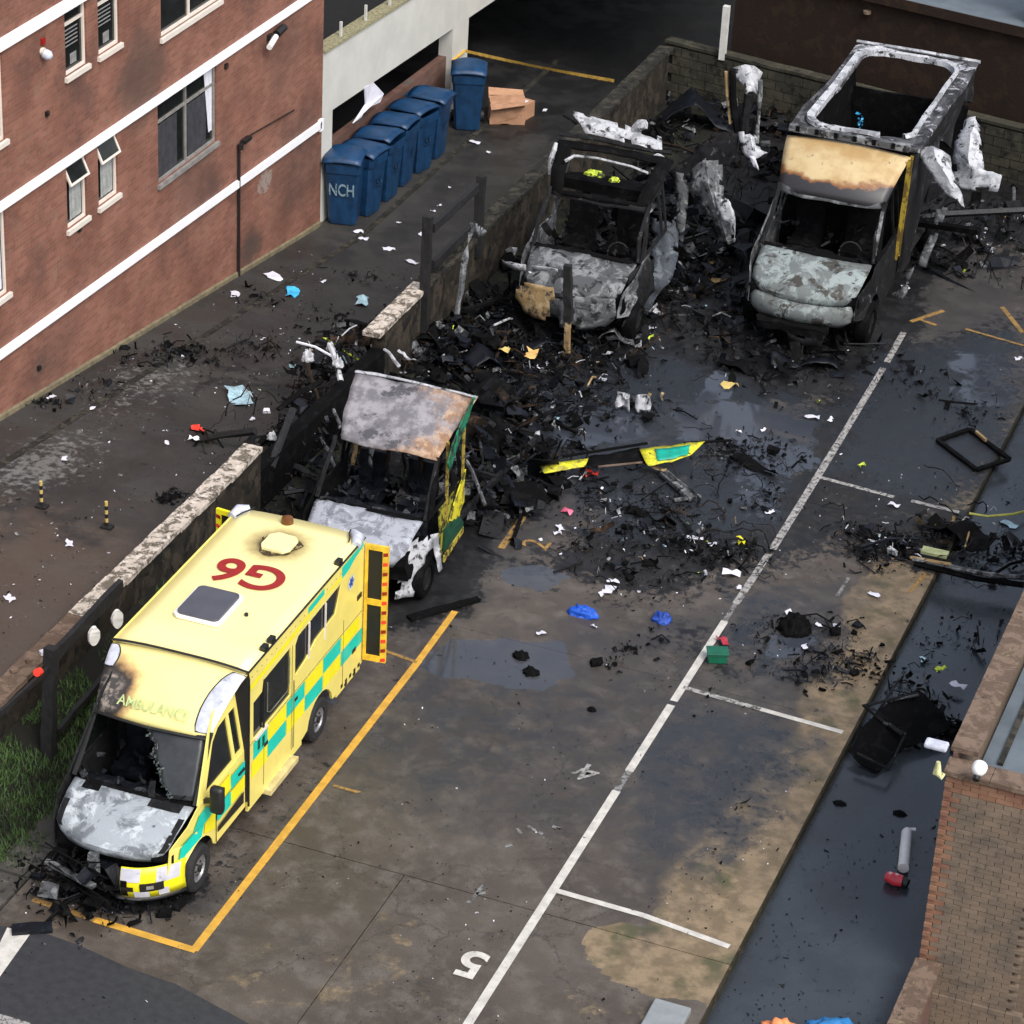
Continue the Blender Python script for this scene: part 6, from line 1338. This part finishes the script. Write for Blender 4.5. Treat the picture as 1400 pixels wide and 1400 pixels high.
M().beam(ony(776,362,15.6)-cpz.location, ony(777,440,15.6)-cpz.location, .15, .12).obj('post_top', MT['burntwood'], cpz, sub=3, noisy=(.02, 4)); M().beam(ony(777,440,15.6)-cpz.location, ony(774,500,15.6)-cpz.location, .10, .08).obj('post_foot', MT['tanC'], cpz, sub=2, noisy=(.02, 5))
fe = empty('burnt_fence', (-7.55, 0, 0), label='blackened fence post with rail and pale round discs beside the yellow ambulance', cat='fence')
def F1(a, b): return onx(a, b, -7.55)-fe.location
M().beam(F1(70,885), F1(66,1038), .17, .15).obj('post', MT['burntwood'], fe, sub=3, noisy=(.02, 4)); M().beam(F1(66,905), F1(165,800), .08, .20).obj('rail', MT['burntwood'], fe, sub=3, noisy=(.02, 4)); M().beam(F1(0,975), F1(66,915), .05, .08).obj('rail', MT['burntwood'], fe, sub=2, noisy=(.01, 4))
M().beam(F1(80,1000), F1(150,915), .07, .09).obj('rail', MT['burntwood'], fe, sub=3, noisy=(.02, 4)); M().beam(F1(77,930), F1(76,1015), .03).obj('cable', MT['ashdark'], fe)
for (x, y) in ((121,868),(153,845)):
    c = F1(x, y)+Vector((.10, 0, 0)); m = M(); m.plate([[(.085*math.cos(t), .16*math.sin(t)) for t in [i*.393 for i in range(16)]]], lambda a, b: (c.x+a*.6, c.y-.0+a*.8, c.z+b), lambda a, b: (c.x+a*.6-.04, c.y+.03+a*.8, c.z+b)); m.obj('disc', MT['white'], fe, noisy=(.015, 8))
m = M(); m.tube([F1(50,920), F1(52,920)+Vector((0, .05, 0))], .06, 8); m.obj('red_reflector', MT['redbright'], fe)
# broken top pieces on the coping near the left end
for (x, y, s, lb) in ((62,893,.16,'pale broken fragment on the brown coping, the upper one'), (20,918,.12,'brown broken fragment on the coping, the lower one'), (40,905,.1,'brown broken fragment on the coping between two others')): 
    p = onz(x, y, 1.22); o = M().box((-s/2, -s*.3, 0), (s/2, s*.3, .05)).obj('coping_fragment', MT['copingbrown'] if s < .15 else MT['lilac'], sub=2, noisy=(.01, 8), label=lb, cat='debris', group='fragments on the coping'); o.location = p; o.rotation_euler = (0, 0, .9)
# ---- grass behind the wall
random.seed(5); gm_ = M()
bedz = lambda x, y: (.62*max(0, min(1, (-6.9-x)/1.25))**1.3)*max(.15, min(1, (6.5-y)/2))-.02
for _ in range(6500):
    y = random.uniform(-2.6, 1.6) if random.random() < .85 else random.uniform(1.6, 5.5); x = random.uniform(-8.1, -6.75)
    if noise.noise(Vector((x*1.6, y*1.6, 0))) < -.12-.25*(y < 1.2)+.25*(y > 1.6)+.5*max(0, x+7.1): continue
    z = bedz(x, y); h = random.uniform(.05, .17); a = random.random()*6.28; dx, dy = math.cos(a)*.012, math.sin(a)*.012; lx, ly = random.uniform(-.07, .07), random.uniform(-.07, .07)
    n = len(gm_.v); gm_.v += [(x-dx, y-dy, z), (x+dx, y+dy, z), (x+lx*.5+dx*.7, y+ly*.5+dy*.7, z+h*.6), (x+lx, y+ly, z+h)]; gm_.f += [(n, n+1, n+2), (n, n+2, n+3)]; gm_.m += [0, 0]
gm_.obj('grass', MT['grass'], fix=False, kind='stuff', label='tufts of green grass between wall and yellow ambulance', cat='grass')
# ---- debris fields
mset = [MT['char'], MT['charblue'], MT['ashdark'], MT['ashgrey'], MT['rust'], MT['ash']]
def fld(pxs, n, size, hgt, seed, label, wts=(9, 5, 3, 1.0, 1.4, .25), zf=None, name='charred_debris', on=onz, spread=.6, rods=.12):
    pts = []
    for q_ in pxs:
        p = on(q_[0], q_[1]); pts.append((p.x, p.y, q_[2] if len(q_) > 2 else 1, q_[3] if len(q_) > 3 else spread))
    return rubble(name, pts, n, size, mset, wts, zf or (lambda x, y: 0.0), hgt, None, spread, rods, seed=seed, label=label, cat='debris')
pz = lambda x, y: pathz(y)
sz_ = lambda x, y: (-.17 if x > KX else 0)
fld([(660,560,3,1.5),(700,480,3,1.5),(640,470,3,1.4),(740,560,2,1.2),(600,500,2,1.2),(790,500,2,1.3),(560,470,1.5,1.),(700,430,1.5,1.1)], 2600, 0.085, 0.34, 61, 'black tangled debris between the burnt cab and the back row')
fld([(690,620,2,.9),(680,690,1.5,.7),(640,700,1,.6),(760,650,1,.9),(720,600,2,.9)], 1000, 0.06, 0.2, 62, 'black debris beside the burnt cab and livery strip')
fld([(440,570,2,.8),(415,610,2,.7),(430,530,1.2,.6),(455,510,2,.6),(470,480,1.5,.5),(385,630,1.0,.5)], 900, .085, .6, 63, 'burnt tangle filling the gap in the broken wall', (9, 5, 3, .9, 1.2, .35), lambda x, y: .15)
fld([(860,430,1,1.2),(900,400,1.5,1.2),(960,380,1.5,1.2),(900,350,1,1.),(850,470,1,1.2),(980,440,1,1.2),(1020,480,1.2,1.4),(1080,500,1.2,1.2),(1150,480,.8,1.)], 1500, 0.075, 0.2, 64, 'black debris round the fronts of the back row wrecks', (9, 5, 3, .9, .5, .25))
fld([(970,150,1,1.8),(900,190,1,1.3),(1060,230,1,1.2),(1060,170,1,1.3)], 800, 0.1, 0.35, 65, 'dark debris against the far block wall')
fld([(1300,300,1,1.4),(1340,340,1.2,1.4),(1270,360,1,1.),(1380,300,1,1.2)], 600, 0.07, 0.22, 66, 'black debris right of the last wreck', (9, 5, 3, 1, .6, .3))
fld([(960,750,3,.7),(1010,760,2,.55),(920,740,1.5,.6),(860,730,1,.7),(840,775,1,.6),(890,790,1,.7),(800,740,.7,.5)], 850, 0.045, 0.07, 67, 'black heap and scraps left of the long white line', (10, 4, 3, .5, .3, .15))
fld([(1180,740,2,.6),(1230,750,3,.6),(1290,730,2,.6),(1340,760,2,.7),(1380,740,1.5,.7),(1200,770,1,.5)], 1000, 0.05, 0.12, 68, 'black heap straddling the kerb at the right', (10, 4, 3, .5, .4, .10), sz_)
fld([(1080,910,1,.6),(1130,900,1.5,.55),(1180,910,2,.5),(1060,860,1,.6),(1150,860,.8,.5),(1110,930,1,.4)], 700, 0.035, 0.035, 69, 'thin black ash drifts between the bay lines', (10, 4, 1, .1, .1, .02))
fld([(1260,970,3,.55),(1290,990,2,.45),(1220,990,1.5,.4),(1250,930,1,.4),(1270,880,.7,.8),(1330,850,.7,.6)], 500, 0.055, 0.16, 70, 'black debris round the burnt door on the strip', (10, 5, 2, .3, .1, .02), sz_)
fld([(1050,620,1,.8),(1000,620,1,.7),(1330,560,.7,.8),(1250,520,.6,.8),(860,560,1,.8),(900,690,1,.8),(830,690,1,.8),(1050,690,.6,.6)], 1300, 0.04, 0.035, 71, 'scattered black flakes over the wet concrete', (10, 5, 2, .25, .1, .04))
fld([(260,490,2,.8),(230,480,1,.6),(340,480,1,.9),(450,440,1,.9),(490,380,.6,.5),(350,410,.6,.7),(190,490,.7,.6),(60,550,1,.4),(130,530,.6,.6),(400,480,.5,.8)], 850, .042, 0.05, 72, 'black scraps scattered over the sloping path', (10, 5, 3, .3, .1, .06), pz, on=onpath)
fld([(240,680,1.5,.28),(225,684,1,.2),(280,600,.5,.3)], 120, 0.05, 0.06, 73, 'black melted scrap on the brown path by the coping', (10, 4, 2, .2, 0, .03), pz, on=onpath)
fld([(840,910,1,.35),(860,890,1,.3),(900,870,.5,.3),(1010,1110,.5,.5),(960,960,.4,.6)], 140, 0.035, 0.015, 74, 'sparse black flecks on the open concrete', (10, 2, 1, 0, 0, 0), rods=.03)
fld([(60,1200,1,.4),(100,1225,2,.5),(160,1240,1.5,.5),(220,1235,1,.4),(30,1190,.6,.4)], 420, 0.05, 0.09, 75, 'burnt pieces dropped in front of the yellow ambulance', (10, 6, 2, 1.0, .1, .15))
rubble('charred_debris', [(-7.4, y_, 1, 1.2) for y_ in (5, 7, 9, 11, 13, 15, 17)], 1200, .10, mset, [9, 4, 2, .3, .9, .06], lambda x, y: .05, .30, None, seed=76, label='burnt rubbish along the planting bed behind the wrecks', cat='debris')
# white ash-covered bits at the broken wall
for (x, y, z, s, lb) in ((421,492,.9,.16,'ash-white lump at the tip of the broken wall tangle'), (452,478,1.2,.12,'white curled strip above the broken wall tangle'), (462,500,1.1,.14,'white knobbly piece beside the rusty roof panel'), (372,600,.6,.12,'pale grey disc in the burnt tangle')):
    p = onz(x, y, z); heap(x, y, 'ash_lump', MT['ash'], s*.7, s*.6, s*1.1, lb, 'debris', lambda a, b, z=z: onz(a, b, z))
for k, (a, b, z0, z1, mt, r_) in enumerate(((((452),(472)),((466),(520)),1.3,.9,'ash',.05), ((415,488),(440,560),.9,.6,'rust',.04), ((440,600),(458,640),.9,.7,'ashgrey',.03), ((455,560),(470,600),1.0,.9,'ashgrey',.03), ((256,606),(350,590),-.05,.5,'burntwood',.07), ((380,560),(440,520),.8,1.1,'char',.05), ((370,640),(400,560),.6,1.0,'burntwood',.07), ((525,478),(545,500),1.0,1.0,'ash',.03), ((545,480),(560,492),1.1,1.0,'ash',.025))):
    p0 = onz(a[0], a[1], z0); p1 = onz(b[0], b[1], z1); c = (p0+p1)/2
    M().tube([p0-c, Vector((0, 0, .04)), p1-c], r_, 6).obj('bent_rail', MT[mt], sub=1, noisy=(.03, 4), label=['white curled rail rising left of the rusty roof panel', 'rusty rail in the gap of the wall', 'grey thin rail left of the burnt cab screen', 'grey thin rail above the burnt cab pillar', 'charred bar poking over the path from the wall gap', 'black rail crossing the wall gap', 'charred upright behind the yellow ambulance', 'white thin rail behind the rusty roof panel, left one', 'white thin rail behind the rusty roof panel, right one'][k], cat='rail').location = c
for (a, b, lb) in (((560,845),(655,818),'long charred strip lying behind the yellow ambulance door'), ((700,742),(765,545),'long black rail lying from the numeral two into the heap')):
    p0 = onz(*a, .04); p1 = onz(*b, .04); c = (p0+p1)/2
    M().beam(p0-c, p1-c, .14 if a[0] == 560 else .06, .05).obj('charred_strip', MT['char'], sub=3, noisy=(.03, 3), label=lb, cat='debris').location = c
p0 = onz(757, 782, .02); p1 = onz(797, 768, .02); M().beam(p0, p1, .03, .02).obj('thin_rod', MT['ashdark'], label='thin grey rod on concrete below the yellow numeral two', cat='rod')

for k, (pts, n_, sd_) in enumerate(((((640,470),(720,500),(790,520),(600,480),(850,470),(900,400),(930,380)), 150, 81), (((960,745),(870,760),(1230,740),(1330,720),(830,700),(760,690)), 110, 82), (((1300,330),(1350,360),(1380,300)), 40, 83), (((430,520),(400,560),(470,480)), 60, 84))):
    P_ = [onz(a, b) for a, b in pts]
    rubble('pale_fragments', [(p.x, p.y, 1, 1.2) for p in P_], n_, .045, [MT['ash'], MT['lilac'], MT['tanC'], MT['paleblue'], MT['hivis']], [5, 3, 2, 1, .5], lambda x, y: .04, (.35, .12, .25, .8)[k], None, .8, .25, seed=sd_, label=('pale fragments sprinkled over the wreck heap', 'pale fragments sprinkled over the heaps by the long line', 'pale fragments right of the last wreck', 'pale fragments in the broken wall gap')[k], cat='debris')

for y in (2.98, 3.02+.0): pass
m = M()
for y in (3.0, 4.80): m.box((BW+.0005, y, .46), (BW+.0055, y+.012, 1.6))
m.box((BW+.0005, 1.55, 1.385), (BW+.0055, 5.5, 1.393)); m.obj('panel_seam', MT['seamgrey'] if 'seamgrey' in MT else plain('panel_seam_grey', (.16, .14, .06), .6), A)

random.seed(77)
TW = ['long twisted black sheet in the middle of the wreck heap', 'buckled black panel left of the charred thin post', 'curled dark sheet between the two back row wrecks', 'bent grey frame piece below the middle burnt ambulance', 'flat buckled sheet at the far puddle edge', 'folded black panel behind the rusty roof panel',
      'curved black trim right of the livery strip', 'coiled black hose beside the long white line heap', 'dark bent panel below the last wreck bonnet', 'grey torn sheet lying right of the last wreck', 'black folded sheet on the right kerb heap', 'long dark sheet against the far block wall']
for k, (px, py, L, wd, mt, lift) in enumerate(((690,500,1.6,.5,'charblue',.35), (735,455,1.1,.6,'char',.3), (1000,350,1.3,.6,'charblue',.3), (830,470,1.0,.25,'ashgrey',.25), (1020,505,1.1,.5,'char',.1), (600,480,1.2,.5,'char',.4),
      (1030,640,1.0,.2,'char',.08), (890,710,.9,.12,'char',.05), (1100,500,1.3,.4,'charblue',.12), (1330,330,.8,.35,'ashdark',.2), (1310,735,1.2,.5,'char',.18), (960,170,2.2,.9,'charblue',.6))):
    p = onz(px, py); a = random.uniform(-.4, 1.2); d = Vector((math.cos(a), math.sin(a), 0)); e = Vector((-d.y, d.x, 0)); R_ = []
    for i in range(6):
        t = i/5-.5; R_.append([d*t*L+e*(u*wd*(1-.3*abs(t)))+Vector((0, 0, lift*(.5+.6*math.sin(i*1.7+k))+.15*u*math.sin(i+k)+.03)) for u in (-.5, 0, .5)])
    o = M().grid(R_).obj('twisted_sheet', MT[mt], sub=2, noisy=(.05, 4), solid=.012, smooth=40, label=TW[k], cat='metal sheet'); o.location = p

# wiring loops and grit
def wires(pxs, n, seed, label, h=.5):
    random.seed(seed); m = M(); P_ = [onz(a, b) for a, b in pxs]
    for _ in range(n):
        p = random.choice(P_)+Vector((random.gauss(0, .7), random.gauss(0, .7), .05)); a = random.random()*6.28; c = random.uniform(-1.6, 1.6); pts = []; L = random.uniform(.25, .7)
        for i in range(9):
            pts.append(p.copy()); p += Vector((math.cos(a), math.sin(a), 0))*L/5; p.z = .03+h*random.uniform(.2, 1)*math.sin(math.pi*i/8); a += c*.35+random.uniform(-.3, .3)
        m.tube(pts, random.choice((.006, .009, .014)), 4, random.choice((0, 0, 1, 2)))
    m.obj('burnt_wiring', [MT['char'], MT['ashdark'], MT['rust']], fix=False, kind='stuff', label=label, cat='wiring')
wires(((720,470),(700,540),(740,560),(800,500),(770,440),(870,440),(920,400)), 110, 90, 'burnt wires looping over the central wreck heap', .22)
wires(((960,745),(880,750),(1240,740),(1330,740),(900,690),(980,640)), 70, 91, 'burnt wires over the heaps near the long line', .18)
wires(((430,560),(400,600),(450,500)), 24, 92, 'burnt wires over the broken wall gap', .5)
wires(((1300,320),(1340,360),(980,330),(960,250)), 50, 93, 'burnt wires between and beside the back row wrecks', .5)
def grit(name, n, seed, x0, x1, y0, y1, zf, mats, s0, label, clump=.0):
    random.seed(seed); m = M()
    while len(m.f) < n*2:
        x = random.uniform(x0, x1); y = random.uniform(y0, y1)
        if noise.noise(Vector((x*.7, y*.7, seed))) < clump: continue
        shard(m, (x, y, zf(x, y)+.012), s0*random.lognormvariate(0, .45), random.choices(range(len(mats)), [5, 2, 1][:len(mats)])[0], 2.5)
    m.obj(name, mats, fix=False, kind='stuff', label=label, cat='grit')
grit('grit', 1800, 95, -13.3, -8.6, 0, 21, lambda x, y: pathz(y), [MT['ashdark'], MT['ashgrey'], MT['lilac']], .022, 'grit and tiny litter spread over the sloping path', -.05)
grit('grit', 2200, 96, -6.4, 2.6, -5, 19, lambda x, y: 0, [MT['char'], MT['ashdark'], MT['lilac']], .020, 'fine black grit on the car park concrete', .02)
grit('grit', 500, 97, 2.8, 4.9, -4, 16, lambda x, y: -.17, [MT['char'], MT['ashdark']], .028, 'black flecks on the dark strip', .05)
